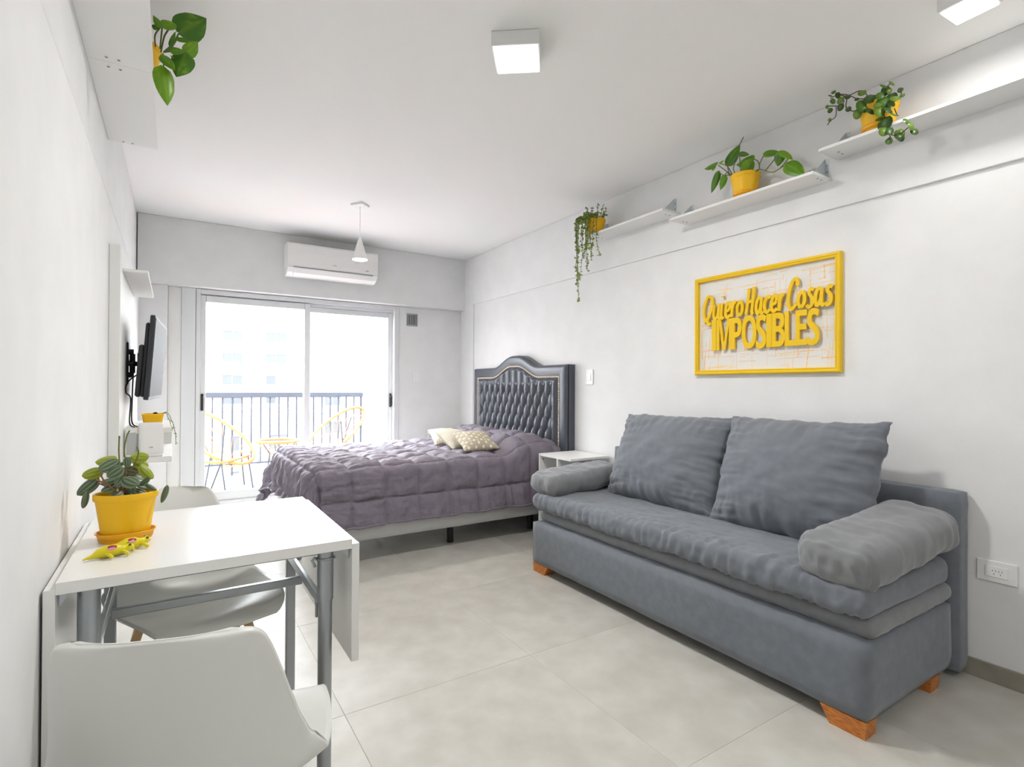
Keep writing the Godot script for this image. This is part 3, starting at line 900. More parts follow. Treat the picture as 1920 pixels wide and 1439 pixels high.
func build_quilt() -> void:
	var r := 0.07
	var la := 0.345
	var lb := 0.425
	var cx0 := BX0 + r
	var cz0 := BZF + r
	var cz1 := BZN - r
	var na := 300
	var nb := 300
	var f := FastNoiseLite.new()
	f.seed = 5
	f.frequency = 1.0
	f.fractal_octaves = 3
	var pitch := 0.236
	var p := PackedVector3Array()
	var a0 := cx0 - la
	var b0 := cz0 - lb
	var b1 := cz1 + lb
	for i in na:
		var a := lerpf(a0, BX1, float(i) / (na - 1))
		for j in nb:
			var b := lerpf(b0, b1, float(j) / (nb - 1))
			var core := Vector2(maxf(a, cx0), clampf(b, cz0, cz1))
			var over := Vector2(a, b) - core
			var d := over.length()
			var dir := over.normalized() if d > 1e-5 else Vector2.ZERO
			var out := 0.0
			var y := BTOP
			var th := minf(d / r, PI * 0.5)
			out = r * sin(th)
			y -= r * (1.0 - cos(th))
			var ext := maxf(d - r * PI * 0.5, 0.0)
			var corner := 4.0 * absf(dir.x * dir.y) * absf(dir.x * dir.y)
			out += ext * (0.10 + 0.30 * corner)
			y -= ext
			# hanging ripples: strong on the foot end, faint on the long side
			var run := core.y + core.x + atan2(dir.x, dir.y) * 0.3
			var rip := f.get_noise_2d(b * 8.5, 3.0) * 0.055 * dir.x * dir.x + f.get_noise_2d(run * 7.0, 8.0) * (0.012 + 0.07 * corner)
			out += rip * ss(0.02, 0.30, d)
			y += f.get_noise_2d(run * 3.0, 30.0) * 0.02 * ss(0.1, 0.35, d)
			# pillows under the head end
			var hx := ss(2.16, 2.42, a) * (1.0 - 0.45 * ss(2.52, 2.72, a))
			var zn := (core.y - (BZN + BZF) * 0.5) / ((BZN - BZF) * 0.5)
			var hump := hx * (1.0 - pow(absf(zn), 6.0) * 0.55) * (1.0 - 0.16 * exp(-zn * zn * 40.0))
			y += 0.135 * hump * (1.0 - ss(0.0, 0.33, d))
			# quilting
			var qa := absf(fposmod(a - 0.985 + pitch * 0.5, pitch) - pitch * 0.5)
			var bb := b - (cz1 + 0.262)
			var qb := absf(fposmod(bb + pitch * 0.5, pitch) - pitch * 0.5)
			var puff := (0.45 * (1.0 - exp(-qa / 0.007)) + 0.55 * (1.0 - exp(-pow(qa / 0.04, 1.3)))) * (0.45 * (1.0 - exp(-qb / 0.007)) + 0.55 * (1.0 - exp(-pow(qb / 0.04, 1.3))))
			var near_line := exp(-minf(qa, qb) / 0.05)
			var wr := f.get_noise_2d(a * 26.0, b * 8.0) * 0.006 * near_line + f.get_noise_2d(a * 6.0, b * 6.0 + 20.0) * 0.014 + f.get_noise_2d(a * 4.0 + 9.0, b * 22.0) * 0.012 * ss(1.6, 0.8, a)
			var h := puff * 0.038 + wr - 0.012
			var up := cos(th)
			var side := sin(th)
			var q := Vector3(core.x, y, core.y) + Vector3(dir.x, 0, dir.y) * (out + h * side) + Vector3.UP * h * up
			p.append(q)
	var t := thing("quilt", "grey mauve quilted comforter spread over the double bed", "comforter", Vector3.ZERO)
	var m := MB.new()
	m.grid(p, na, nb, false, false, false)
	obj("cover", m, M.quilt, t)
	var edge := []
	for i in range(na - 1, -1, -2):
		edge.append(p[i * nb + nb - 1])
	for j in range(nb - 3, -1, -2):
		edge.append(p[j])
	for i in range(1, na, 2):
		edge.append(p[i * nb])
	var e := MB.new()
	e.tube(edge, 0.008, 6)
	obj("hem", e, M.quilt, t)

func head_top(z: float) -> float:
	# z measured from the middle of the headboard
	var k := absf(z)
	return 1.375 + 0.105 * (1.0 - ss(0.05, 0.40, k))

func build_headboard() -> void:
	var W := 1.585
	var t := thing("headboard", "dark leatherette headboard, buttoned, arched top and pale stud trim", "headboard", Vector3(2.815, 0.0, -4.235))
	var nu := 230
	var nv := 150
	var p := PackedVector3Array()
	var y0 := 0.28
	var dz := 0.107
	var dy := 0.106
	for i in nu:
		var z := -W * 0.5 + W * i / (nu - 1)
		var tp := head_top(z)
		for j in nv:
			var y := lerpf(y0, tp, float(j) / (nv - 1))
			var dbs := W * 0.5 - absf(z)
			var d := minf(dbs, tp - y)
			var h := 0.0
			if d < 0.105:
				# smooth padded border, rounded at both edges
				h = 0.058 + 0.017 * sqrt(maxf(1.0 - pow((d - 0.052) / 0.053, 2.0), 0.0))
				h *= ss(-0.03, 0.012, d)
			else:
				var e := d - 0.105
				var al := z / dz + y / (2.0 * dy)
				var be := -z / dz + y / (2.0 * dy)
				var s := absf(sin(PI * al)) * absf(sin(PI * be))
				var fa := absf(al - roundf(al))
				var fb := absf(be - roundf(be))
				var dip := exp(-(fa * fa + fb * fb) / 0.030)
				var tuft := 0.058 + 0.034 * pow(s, 0.38) - 0.012 * dip
				# above the top row of buttons only upright pleats remain
				var pl := 0.062 + 0.026 * pow(absf(sin(PI * z / dz + PI * 0.5)), 0.5)
				var k := ss(1.195, 1.235, y)
				var inner := lerpf(tuft, pl, k)
				var roll := 0.056 + 0.034 * ss(0.0, 0.045, e)
				h = lerpf(roll, inner, ss(0.05, 0.085, e)) if dbs - 0.105 < tp - y - 0.105 else lerpf(roll, inner, ss(0.0, 0.05, e))
				h = minf(h, 0.054 + 0.045 * ss(0.0, 0.03, e))
			p.append(Vector3(-0.024 - h, y, z))
	var m := MB.new()
	m.grid(p, nu, nv, false, false, true)
	# returns to the backing board
	var poly := PackedVector2Array()
	for i in 61:
		var z := W * 0.5 - W * i / 60.0
		poly.append(Vector2(z, head_top(z)))
	poly.append(Vector2(-W * 0.5, 0.0))
	poly.append(Vector2(W * 0.5, 0.0))
	m.extrude(poly, Transform3D(Basis(Vector3(0, 0, 1), Vector3.UP, Vector3(-1, 0, 0)), Vector3.ZERO), 0.062)
	obj("padding", m, M.leather, t)
	# stud line
	var line := []
	for k in 60:
		line.append(Vector2(W * 0.5 - 0.1, lerpf(0.6, head_top(W * 0.5 - 0.1) - 0.1, k / 59.0)))
	var st := MB.new()
	var n := 0
	for s: float in [1.0, -1.0]:
		var y := 0.62
		while y < head_top(W * 0.5) - 0.1:
			st.ball(Vector3(-0.092, y, s * (W * 0.5 - 0.1)), Vector3(0.006, 0.0075, 0.0075), 4, 7)
			y += 0.0165
			n += 1
	var z := -W * 0.5 + 0.1
	while z < W * 0.5 - 0.09:
		var sl := (head_top(z + 0.01) - head_top(z - 0.01)) / 0.02
		st.ball(Vector3(-0.092, head_top(z) - 0.1, z), Vector3(0.006, 0.0075, 0.0075), 4, 7)
		z += 0.0165 / sqrt(1.0 + sl * sl)
	var o := obj("stud_trim", st, M.stud, t, "line of pale metal studs")
	o.set_meta("kind", "stuff")

func nightstand(at: Vector3, label: String, h: float) -> void:
	# open white cube: top, one side, a middle upright, back and bottom boards
	var t := thing("nightstand", label, "nightstand", at, 0.0, "white nightstands")
	var w := 0.40   # along z
	var dep := 0.37 # along x, front at -x
	bx("top_board", Vector3(0, h - 0.018, 0), Vector3(dep, h, w), M.white, t, 0.001)
	bx("side_board", Vector3(0, 0.0, 0), Vector3(dep, h - 0.018, 0.018), M.white, t, 0.001)
	bx("divider", Vector3(0, h - 0.235, 0.23), Vector3(dep, h - 0.018, 0.246), M.white, t, 0.001)
	bx("shelf_board", Vector3(0, h - 0.253, 0.018), Vector3(dep, h - 0.235, w), M.white, t, 0.001)
	bx("back_board", Vector3(dep - 0.015, 0.0, 0.018), Vector3(dep, h - 0.253, w - 0.018), M.white, t, 0.001)
	bx("side_board", Vector3(0, 0.0, w - 0.018), Vector3(dep, h - 0.253, w), M.white, t, 0.001)
	var q := MB.new()
	q.tube([Vector3(0.03, h - 0.045, 0.0185), Vector3(0.03, h - 0.045, 0.024)], 0.007, 10)
	obj("screw_cap", q, M.vent, t)

# ---------------------------------------------------------------- table and chairs
func build_table() -> void:
	var t := thing("drop_leaf_table", "white drop leaf table with grey tubular steel frame by the wall", "table", Vector3(0.1115, 0, -1.88))
	bx("tabletop", Vector3(-0.327, 0.722, -0.345), Vector3(0.327, 0.75, 0.345), M.laminate, t, 0.0015)
	bx("drop_leaf", Vector3(0.326, 0.398, -0.345), Vector3(0.348, 0.736, 0.345), M.laminate, t, 0.0015)
	bx("drop_leaf", Vector3(-0.348, 0.30, -0.345), Vector3(-0.326, 0.736, 0.345), M.laminate, t, 0.0015)
	var zf := 0.295
	var zb := -0.235
	for x in [0.264, -0.272]:
		var q := MB.new()
		q.tube([Vector3(x, 0.0, zf), Vector3(x, 0.58, zf)], 0.0195, 20)
		q.tube([Vector3(x, 0.575, zf), Vector3(x, 0.722, zf)], 0.0225, 20)
		obj("leg", q, M.steel, t)
		var g := MB.new()
		g.span(Vector3(x - 0.016, 0.0, zb - 0.014), Vector3(x + 0.016, 0.70, zb + 0.014), 0.004)
		obj("leg", g, M.steel, t)
		bx("side_stretcher", Vector3(x - 0.022 if x > 0 else x + 0.008, 0.562, zb), Vector3(x - 0.008 if x > 0 else x + 0.022, 0.592, zf - 0.01), M.steel_light, t)
		var f := MB.new()
		f.lathe([Vector2(0.0, 0.0), Vector2(0.024, 0.0), Vector2(0.024, 0.03), Vector2(0.02, 0.034)], 18, Vector3(x, 0, zf))
		obj("foot_cap", f, M.dark, t)
	bx("cross_stretcher", Vector3(-0.25, 0.54, 0.025), Vector3(0.252, 0.566, 0.045), M.steel, t)
	bx("apron", Vector3(-0.29, 0.70, zf - 0.035), Vector3(0.29, 0.722, zf - 0.015), M.steel, t)
	bx("apron", Vector3(-0.29, 0.70, zb - 0.012), Vector3(0.29, 0.722, zb + 0.012), M.steel, t)
	var ring := []
	for k in 20:
		ring.append(Vector3(0.264 + cos(TAU * k / 20) * 0.025, 0.693 + sin(TAU * k / 20) * 0.002, zf + sin(TAU * k / 20) * 0.025))
	var rg := MB.new()
	rg.tube(ring, 0.003, 6, false, true)
	rg.tube([Vector3(0.236, 0.70, zf), Vector3(0.228, 0.69, zf), Vector3(0.236, 0.672, zf)], 0.004, 6)
	obj("clamp_ring", rg, M.steel, t)
	var pin := MB.new()
	pin.tube([Vector3(0.245, 0.575, zf - 0.02), Vector3(0.245, 0.52, zf - 0.02)], 0.004, 8)
	obj("lock_pin", pin, M.steel, t)
	for sx in [-1.0, 1.0]:
		var h := MB.new()
		h.extrude(PackedVector2Array([Vector2(0.322, 0.722), Vector2(0.300, 0.722), Vector2(0.322, 0.690)] if sx > 0 else [Vector2(-0.322, 0.722), Vector2(-0.300, 0.722), Vector2(-0.322, 0.690)]), Transform3D(Basis(), Vector3(0, 0, 0.30)), 0.025)
		obj("hinge", h, M.steel_light, t)

func shell_mesh() -> MB:
	# one-piece moulded seat: profile runs from the front lip over the seat and up the back
	var pr := [Vector2(-0.232, 0.405), Vector2(-0.226, 0.432), Vector2(-0.20, 0.448), Vector2(-0.12, 0.442), Vector2(-0.03, 0.428), Vector2(0.06, 0.422), Vector2(0.13, 0.436), Vector2(0.175, 0.475), Vector2(0.20, 0.54), Vector2(0.216, 0.61), Vector2(0.232, 0.685), Vector2(0.247, 0.75), Vector2(0.256, 0.785), Vector2(0.260, 0.800), Vector2(0.262, 0.806)]
	var hw := [0.165, 0.19, 0.208, 0.228, 0.240, 0.242, 0.238, 0.221, 0.202, 0.187, 0.172, 0.157, 0.142, 0.121, 0.098]
	var lift := [0.0, 0.004, 0.010, 0.030, 0.048, 0.066, 0.085, 0.098, 0.095, 0.082, 0.066, 0.052, 0.044, 0.040, 0.038]
	var per := 9
	var ns := (pr.size() - 1) * per + 1
	var half := 27
	var p := PackedVector3Array()
	for i in ns:
		var k := mini(i / per, pr.size() - 2)
		var fr := float(i - k * per) / per
		var q: Vector2 = pr[k].cubic_interpolate(pr[k + 1], pr[maxi(k - 1, 0)], pr[mini(k + 2, pr.size() - 1)], fr)
		var q2: Vector2 = pr[k + 1] - pr[k]
		if k > 0 and fr < 0.5:
			q2 = (q2.normalized()).lerp((pr[k] - pr[k - 1]).normalized(), 0.5 - fr)
		elif k < pr.size() - 2 and fr >= 0.5:
			q2 = (q2.normalized()).lerp((pr[k + 2] - pr[k + 1]).normalized(), fr - 0.5)
		q2 = q2.normalized()
		var up := Vector2(-q2.y, q2.x)   # inwards: up on the seat, forwards on the back
		var w: float = cubic_interpolate(hw[k], hw[k + 1], hw[maxi(k - 1, 0)], hw[mini(k + 2, hw.size() - 1)], fr)
		var lf: float = lerpf(lift[k], lift[k + 1], fr)
		var th := 0.0045 * (ss(0, 4, i) * ss(ns - 1, ns - 5, i)) + 0.0003
		for sgn: float in [1.0, -1.0]:
			for j in half:
				var u := (-1.0 + 2.0 * j / (half - 1)) * sgn
				u = sin(u * PI * 0.5) * 0.35 + u * 0.65
				var c := lf * pow(absf(u), 2.3)
				var bow := -0.020 * ss(0.75, 1.0, float(i) / (ns - 1)) * u * u
				var pos := q + up * (c + th * sgn)
				# the lip at the very edge turns outwards a little
				p.append(Vector3(w * u, pos.y + bow, pos.x))
	var m := MB.new()
	m.grid(p, ns, half * 2, false, true, false)
	return m

func build_chairs() -> void:
	var sh := shell_mesh().mesh()
	for k in 2:
		var lab: String = ["white moulded plastic chair in the foreground, seen from behind", "white moulded plastic chair behind the table, facing the camera"][k]
		var t := thing("shell_chair", lab, "chair", [Vector3(0.055, 0, -1.213), Vector3(0.07, 0, -2.14)][k], [-0.33, PI + 0.38][k], "white shell chairs")
		obj("seat_shell", sh, M.plastic_white, t)
		for sx in [-1.0, 1.0]:
			for sz in [-1.0, 1.0]:
				var q := MB.new()
				q.tube([Vector3(sx * 0.20, 0.0, sz * 0.19), Vector3(sx * 0.12, 0.40, sz * 0.10)], [0.010, 0.016], 12)
				obj("leg", q, M.beech, t)
		var b := MB.new()
		b.tube([Vector3(-0.13, 0.40, -0.11), Vector3(0.13, 0.40, 0.11)], 0.006, 8)
		b.tube([Vector3(0.13, 0.40, -0.11), Vector3(-0.13, 0.40, 0.11)], 0.006, 8)
		b.tube([Vector3(-0.165, 0.2, -0.145), Vector3(0.165, 0.2, 0.145)], 0.004, 8)
		b.tube([Vector3(0.165, 0.2, -0.145), Vector3(-0.165, 0.2, 0.145)], 0.004, 8)
		b.lathe([Vector2(0.0, 0.395), Vector2(0.06, 0.395), Vector2(0.06, 0.417), Vector2(0.0, 0.417)], 16)
		obj("leg_frame", b, M.dark, t)

# ---------------------------------------------------------------- television corner
func build_tv_corner() -> void:
	var u := thing("tv_panel", "white wall panel with shelves that carries the television", "tv unit", Vector3(-0.2, 0, -3.485))
	bx("back_board", Vector3(-0.0415, 0.42, -0.515), Vector3(0.0, 1.822, 0.515), M.white_soft, u, 0.002)
	bx("top_shelf", Vector3(0.0, 1.722, -0.46), Vector3(0.1, 1.736, 0.40), M.white_soft, u, 0.002)
	bx("shelf", Vector3(0.0, 0.945, -0.42), Vector3(0.2, 0.972, 0.25), M.white_soft, u, 0.002)
	bx("shelf", Vector3(0.0, 0.802, -0.42), Vector3(0.2, 0.830, 0.285), M.white_soft, u, 0.002)
	bx("upright", Vector3(0.0, 0.83, -0.42), Vector3(0.2, 0.945, -0.395), M.white_soft, u, 0.002)
	# television: flat panel tilted down a little, on a jointed arm
	var nb := Vector3(-0.100, 1.113, -3.20)
	var zd := Vector3(-0.042, 0.0, 0.70).normalized()
	var up := Vector3(0.028, 0.42, 0.0)
	up = (up - zd * up.dot(zd)).normalized()
	var xd := up.cross(zd)
	var tv := thing("television", "thin dark flat television on a wall arm, seen from its edge", "television", nb)
	tv.transform = Transform3D(Basis(xd, up, zd), nb)
	var q := MB.new()
	q.span(Vector3(-0.022, 0.0, -0.70), Vector3(0.0, 0.425, 0.0), 0.004)
	obj("bezel", q, M.tvback, tv)
	bx("screen", Vector3(0.0003, 0.016, -0.688), Vector3(0.0022, 0.413, -0.012), M.screen, tv, 0.0004)
	bx("rear_cover", Vector3(-0.040, 0.012, -0.68), Vector3(-0.02, 0.39, -0.02), M.tvback, tv, 0.012)
	bx("rear_box", Vector3(-0.062, 0.012, -0.64), Vector3(-0.038, 0.275, -0.03), M.tvback, tv, 0.008)
	var a := thing("television_mount", "black jointed steel arm holding the television", "bracket", Vector3(-0.2, 1.30, -3.40))
	bx("wall_plate", Vector3(0.0, -0.11, -0.02), Vector3(0.008, 0.11, 0.02), M.black, a)
	var j := MB.new()
	for y in [-0.06, 0.0, 0.06]:
		j.tube([Vector3(0.004, y, 0.0), Vector3(0.03, y, 0.0)], 0.014, 12)
	j.tube([Vector3(0.025, -0.05, 0.0), Vector3(0.025, 0.05, 0.0)], 0.012, 12)
	obj("hinge_block", j, M.black, a)
	var l := MB.new()
	l.tube([Vector3(0.025, 0.0, 0.0), Vector3(0.04, 0.0, -0.06), Vector3(0.05, 0.0, -0.12)], 0.013, 10)
	l.box(Vector3(0.052, 0.0, -0.12), Vector3(0.02, 0.12, 0.1), 0.004)
	obj("link", l, M.black, a)
	cable([Vector3(-0.155, 1.24, -3.36), Vector3(-0.19, 1.20, -3.3), Vector3(-0.195, 1.15, -3.28), Vector3(-0.175, 1.12, -3.27), Vector3(-0.178, 1.0, -3.26), Vector3(-0.16, 0.975, -3.3)], "black cable hanging in a loop under the television arm")
	cable([Vector3(-0.17, 1.27, -3.38), Vector3(-0.172, 1.1, -3.33), Vector3(-0.17, 1.0, -3.3), Vector3(-0.15, 0.975, -3.33)], "black cable dropping straight from the television arm to the shelf")
	# the things on the low shelves
	var r := thing("router", "white upright router with rounded corners on the low shelf", "router", Vector3(-0.088, 0.83, -3.235), 0.06)
	var rm := soft_box(Vector3(0.105, 0.165, 0.028), 0.012, 0.012, func(_p, _d): return 0.0)
	var o := obj("case", rm, M.white, r)
	o.position = Vector3(0, 0.088, 0)
	o.rotation.x = -0.08
	var f := MB.new()
	f.span(Vector3(-0.05, 0.0, -0.03), Vector3(0.05, 0.012, 0.03), 0.004)
	obj("stand", f, M.white, r)
	bx("status_light", Vector3(-0.008, 0.045, 0.0205), Vector3(0.008, 0.05, 0.023), M.grey_face, r, 0.001)
	var s := thing("set_top_box", "white case with pale grey face beside the router", "box", Vector3(-0.165, 0.83, -3.245), 0.25)
	bx("case", Vector3(-0.034, 0.0, -0.015), Vector3(0.034, 0.135, 0.012), M.white, s, 0.006)
	bx("face", Vector3(-0.026, 0.012, 0.0118), Vector3(0.026, 0.122, 0.0135), M.grey_face, s, 0.001)
	var pt := thing("trailing_planter", "small square yellow planter with trailing stems on the low white shelf", "plant", Vector3(-0.082, 0.972, -3.30))
	var m := MB.new()
	var hw := [0.038, 0.042, 0.046, 0.048, 0.048, 0.044, 0.040]
	var hy := [0.0, 0.03, 0.06, 0.062, 0.07, 0.07, 0.05]
	var pp := PackedVector3Array()
	for i in 7:
		for k in 24:
			var an := TAU * (k + 0.5) / 24
			var e := 0.25
			pp.append(Vector3(signf(cos(an)) * pow(absf(cos(an)), e) * hw[i], hy[i], signf(sin(an)) * pow(absf(sin(an)), e) * hw[i]))
	m.grid(pp, 7, 24, false, true, true)
	m.disc(Vector3(0, 0.001, 0), 0.038, 24, Vector3.DOWN)
	obj("pot", m, M.yellow, pt)
	var e2 := MB.new()
	e2.box(Vector3(0, 0.05, 0), Vector3(0.078, 0.01, 0.078), 0.004)
	e2.ball(Vector3(0.01, 0.066, 0.02), Vector3(0.012, 0.012, 0.012), 6, 8)
	obj("soil", e2, M.soil, pt)
	vine(pt, [Vector3(0.03, 0.06, 0.02), Vector3(0.06, 0.075, 0.03), Vector3(0.085, 0.02, 0.03), Vector3(0.098, -0.04, 0.03), Vector3(0.10, -0.09, 0.03)], 0.009, 26, 5)
	vine(pt, [Vector3(0.03, 0.06, 0.0), Vector3(0.055, 0.07, 0.01), Vector3(0.072, 0.03, 0.02), Vector3(0.085, -0.02, 0.02)], 0.008, 18, 6)

func cable(pts: Array, label: String) -> void:
	var q := MB.new()
	q.tube(spl(pts, 8), 0.0035, 7)
	tag(obj("cable", q, M.black), label, "cable")

# a hanging stem set with tiny leaves, too small to pick apart
func vine(parent: Node3D, pts: Array, size: float, count: int, sd: int, col := Color(0.50, 0.60, 0.25)) -> void:
	var r := RandomNumberGenerator.new()
	r.seed = sd
	var path := spl(pts, 8)
	var m := MB.new()
	m.tube(path, 0.0014, 5)
	for k in m.v.size():
		m.c.append(col.darkened(0.3).srgb_to_linear())
	for k in count:
		var q := r.randf() * (path.size() - 1)
		var i := mini(int(q), path.size() - 2)
		var at: Vector3 = path[i].lerp(path[i + 1], q - i)
		var d := Vector3(r.randf_range(-1, 1), r.randf_range(-0.8, 0.5), r.randf_range(-1, 1)).normalized()
		var sdw := d.cross(Vector3(r.randf_range(-1, 1), r.randf_range(-1, 1), r.randf_range(-1, 1))).normalized()
		var s := size * r.randf_range(0.7, 1.3)
		var cc := col.lightened(r.randf_range(-0.15, 0.25)).srgb_to_linear()
		var pp := PackedVector3Array()
		var cols := PackedColorArray()
		for a in 3:
			for b in 3:
				var w: float = [0.25, 1.0, 0.1][a]
				pp.append(at + d * s * a * 0.5 + sdw * s * 0.42 * w * (b - 1.0) + Vector3(0, 0.1 * s * absf(b - 1.0), 0))
				cols.append(cc)
		m.grid(pp, 3, 3, false, false, false, cols)
	var o := obj("vine", m, M.leaf, parent)
	o.set_meta("kind", "stuff")

# ---------------------------------------------------------------- wall shelves
func bracket(parent: Node3D, z: float, ywall: float, dir: float, dx: float) -> void:
	# folded triangular gusset standing on the board; dir: +x side that meets the wall
	var q := MB.new()
	var pl := PackedVector2Array([Vector2(0, 0), Vector2(-dx * dir, 0), Vector2(-dx * dir + 0.012 * -dir * -1.0, 0.006), Vector2(-0.004 * dir, 0.105), Vector2(0, 0.105)])
	q.extrude(pl, Transform3D(Basis(), Vector3(0, ywall, z - 0.001)), 0.002)
	q.box(Vector3(-0.001 * dir, ywall + 0.052, z + 0.009), Vector3(0.002, 0.105, 0.018), 0.0005)
	q.box(Vector3(-dx * 0.5 * dir, ywall + 0.001, z + 0.009), Vector3(dx, 0.002, 0.018), 0.0005)
	var b := obj("bracket", q, M.bracket, parent)
	for k in 2:
		var s := MB.new()
		s.ball(Vector3(-0.003 * dir, ywall + 0.035 + 0.035 * k, z + 0.010), Vector3(0.003, 0.005, 0.005), 5, 8)
		obj("screw", s, M.vent, b)
	for k in 2:
		var s := MB.new()
		s.ball(Vector3(-(dx * 0.45 + 0.035 * k) * dir, ywall - 0.0165, z + 0.010), Vector3(0.005, 0.002, 0.005), 5, 8)
		obj("screw", s, M.vent, b)

func shelf_right(label: String, y: float, z0: float, z1: float, br: Array) -> void:
	var t := thing("wall_shelf", label, "shelf", Vector3(BEAM_R, y, 0), 0.0, "white wall shelves under the ceiling")
	bx("board", Vector3(-0.173, -0.015, z0), Vector3(0.0, 0.0, z1), M.white, t, 0.0015)
	for z in br:
		bracket(t, z, 0.0, 1.0, 0.13)

func shelf_left(label: String, y: float, z0: float, z1: float, br: Array) -> void:
	var t := thing("wall_shelf", label, "shelf", Vector3(BEAM_L, y, 0), 0.0, "white wall shelves under the ceiling")
	bx("board", Vector3(0.0, -0.015, z0), Vector3(0.195, 0.0, z1), M.white, t, 0.0015)
	for z in br:
		bracket(t, z, 0.0, -1.0, 0.13)

func build_shelves() -> void:
	shelf_right("long white wall shelf nearest the camera, holding the round leaved plant", 2.348, -1.375, 0.5, [-1.33, 0.4])
	shelf_right("white wall shelf holding the heart leaved plant, lowest of three", 2.252, -2.292, -1.40, [-2.26, -1.43])
	shelf_right("white wall shelf farthest from the camera, holding the trailing plant", 2.335, -3.09, -2.345, [-3.05, -2.40])
	shelf_left("white wall shelf above the television side, end towards the balcony", 2.348, -3.109, -2.357, [-3.10, -2.40])
	shelf_left("white wall shelf above the table side, under the pothos leaves", 2.346, -2.353, -1.0, [-2.33, -1.05])

# ---------------------------------------------------------------- plants
func build_plants() -> void:
	var pothos := []
	for k in 3:
		pothos.append(leaf_mesh(10 + k, [Color(0.33, 0.52, 0.05), Color(0.40, 0.58, 0.06), Color(0.25, 0.44, 0.07)][k], Color(0.62, 0.74, 0.18), 0.55, [0.12, 0.2, 0.05][k], 1.0))
	var t := thing("pothos_plant", "heart leaved green plant in a yellow pot on the middle wall shelf", "plant", Vector3(2.70, 2.252, -1.81))
	round_pot(t, 0.080, 0.128)
	leaves(t, POTHOS_MID, pothos, Vector3(-0.8, 0.12, 0.5))
	for s in POTHOS_MID_STEMS:
		stem_tube(t, flat3(s), 0.0026, M.stem)
	t = thing("pothos_plant", "heart leaved green plant in a yellow pot high over the table", "plant", Vector3(-0.128, 2.348, -2.46))
	round_pot(t, 0.088, 0.125)
	leaves(t, POTHOS_LEFT, pothos, Vector3(0.2, -0.05, 0.95))
	for s in POTHOS_LEFT_STEMS:
		stem_tube(t, flat3(s), 0.003, M.stem)
	# round leaved creeper
	t = thing("creeper_plant", "bushy round leaved plant in a yellow pot spilling over the wall shelf", "plant", Vector3(2.69, 2.348, -1.138))
	round_pot(t, 0.079, 0.122)
	var rl := [round_leaf_mesh(Color(0.24, 0.40, 0.08)), round_leaf_mesh(Color(0.36, 0.48, 0.12)), round_leaf_mesh(Color(0.18, 0.31, 0.09))]
	var r := RandomNumberGenerator.new()
	r.seed = 8
	for k in ROUND_LEAVES.size():
		var q: Array = ROUND_LEAVES[k]
		var o := obj("leaf", rl[k % 3], M.leaf, t)
		var z := (Vector3(-0.8, 0.25, 0.55) + Vector3(r.randf_range(-0.6, 0.6), r.randf_range(-0.5, 0.6), r.randf_range(-0.6, 0.6))).normalized()
		var y := Vector3(r.randf_range(-0.4, 0.4), -1, r.randf_range(-0.8, 0.8))
		y = (y - z * y.dot(z)).normalized()
		var s: float = q[3] * 0.92
		o.transform = Transform3D(Basis(y.cross(z) * s * 0.85, y * s * 1.1, z * s), Vector3(q[0], q[1], q[2]) - t.position)
	for s in ROUND_STEMS:
		stem_tube(t, flat3(s), 0.0021, M.stem_brown)
	# trailing plant at the far end
	t = thing("trailing_plant", "fine leaved trailing plant in a yellow pot hanging from the far shelf end", "plant", Vector3(2.685, 2.335, -3.05))
	round_pot(t, 0.078, 0.115)
	r.seed = 21
	var drops := [[-0.09, -0.10, 0.30, 0], [-0.10, -0.07, 0.56, 1], [-0.095, -0.085, 0.44, 2], [-0.09, 0.0, 0.24, 3], [-0.1, 0.015, 0.30, 4], [-0.10, 0.03, 0.36, 5], [-0.09, 0.05, 0.28, 6], [-0.095, -0.02, 0.22, 7], [-0.09, -0.03, 0.40, 8], [-0.1, 0.045, 0.20, 9], [-0.06, 0.085, 0.25, 10], [-0.075, 0.07, 0.17, 11], [-0.10, -0.055, 0.20, 12], [-0.07, -0.09, 0.38, 13]]
	for d in drops:
		var x: float = d[0]
		var z: float = d[1]
		var ln: float = d[2]
		vine(t, [Vector3(x * 0.5, 0.11, z * 0.6), Vector3(x * 0.95, 0.135, z), Vector3(x * 1.1, 0.06, z * 1.1 - 0.004), Vector3(x * 1.12, 0.06 - ln * 0.5, z * 1.15 + r.randf_range(-0.02, 0.02)), Vector3(x * 1.1, 0.06 - ln, z * 1.1 + r.randf_range(-0.03, 0.03))], 0.016, int(40 + ln * 150), 40 + int(d[3]), Color(0.52, 0.60, 0.28))
	for k in 12:
		var an := TAU * k / 12.0
		vine(t, [Vector3(cos(an) * 0.03, 0.1, sin(an) * 0.03), Vector3(cos(an) * 0.06, 0.135, sin(an) * 0.06), Vector3(cos(an) * 0.085, 0.15 + r.randf() * 0.07, sin(an) * 0.09)], 0.014, 34, 70 + k, Color(0.52, 0.60, 0.28))
	# the plant on the table
	t = thing("table_plant", "ribbed leaved plant in an oval yellow pot on the white table", "plant", Vector3(-0.108, 0.75, -1.868))
	round_pot(t, 0.079, 0.135, 0.97, 0.74, 0.074)
	var pm := [peperomia_mesh(0), peperomia_mesh(1), peperomia_mesh(2)]
	for k in PEPEROMIA.size():
		var q: Array = PEPEROMIA[k]
		put_leaf(t, pm[2] if k in [0, 2, 7, 8, 9] else pm[k % 2], Vector3(q[0], q[1], q[2]), Vector3(q[3], q[4], q[5]), q[6], Vector3(0.2 * sin(k * 2.3), 0.5 + 0.2 * cos(k * 1.7), 0.75), M.leaf)
	r.seed = 33
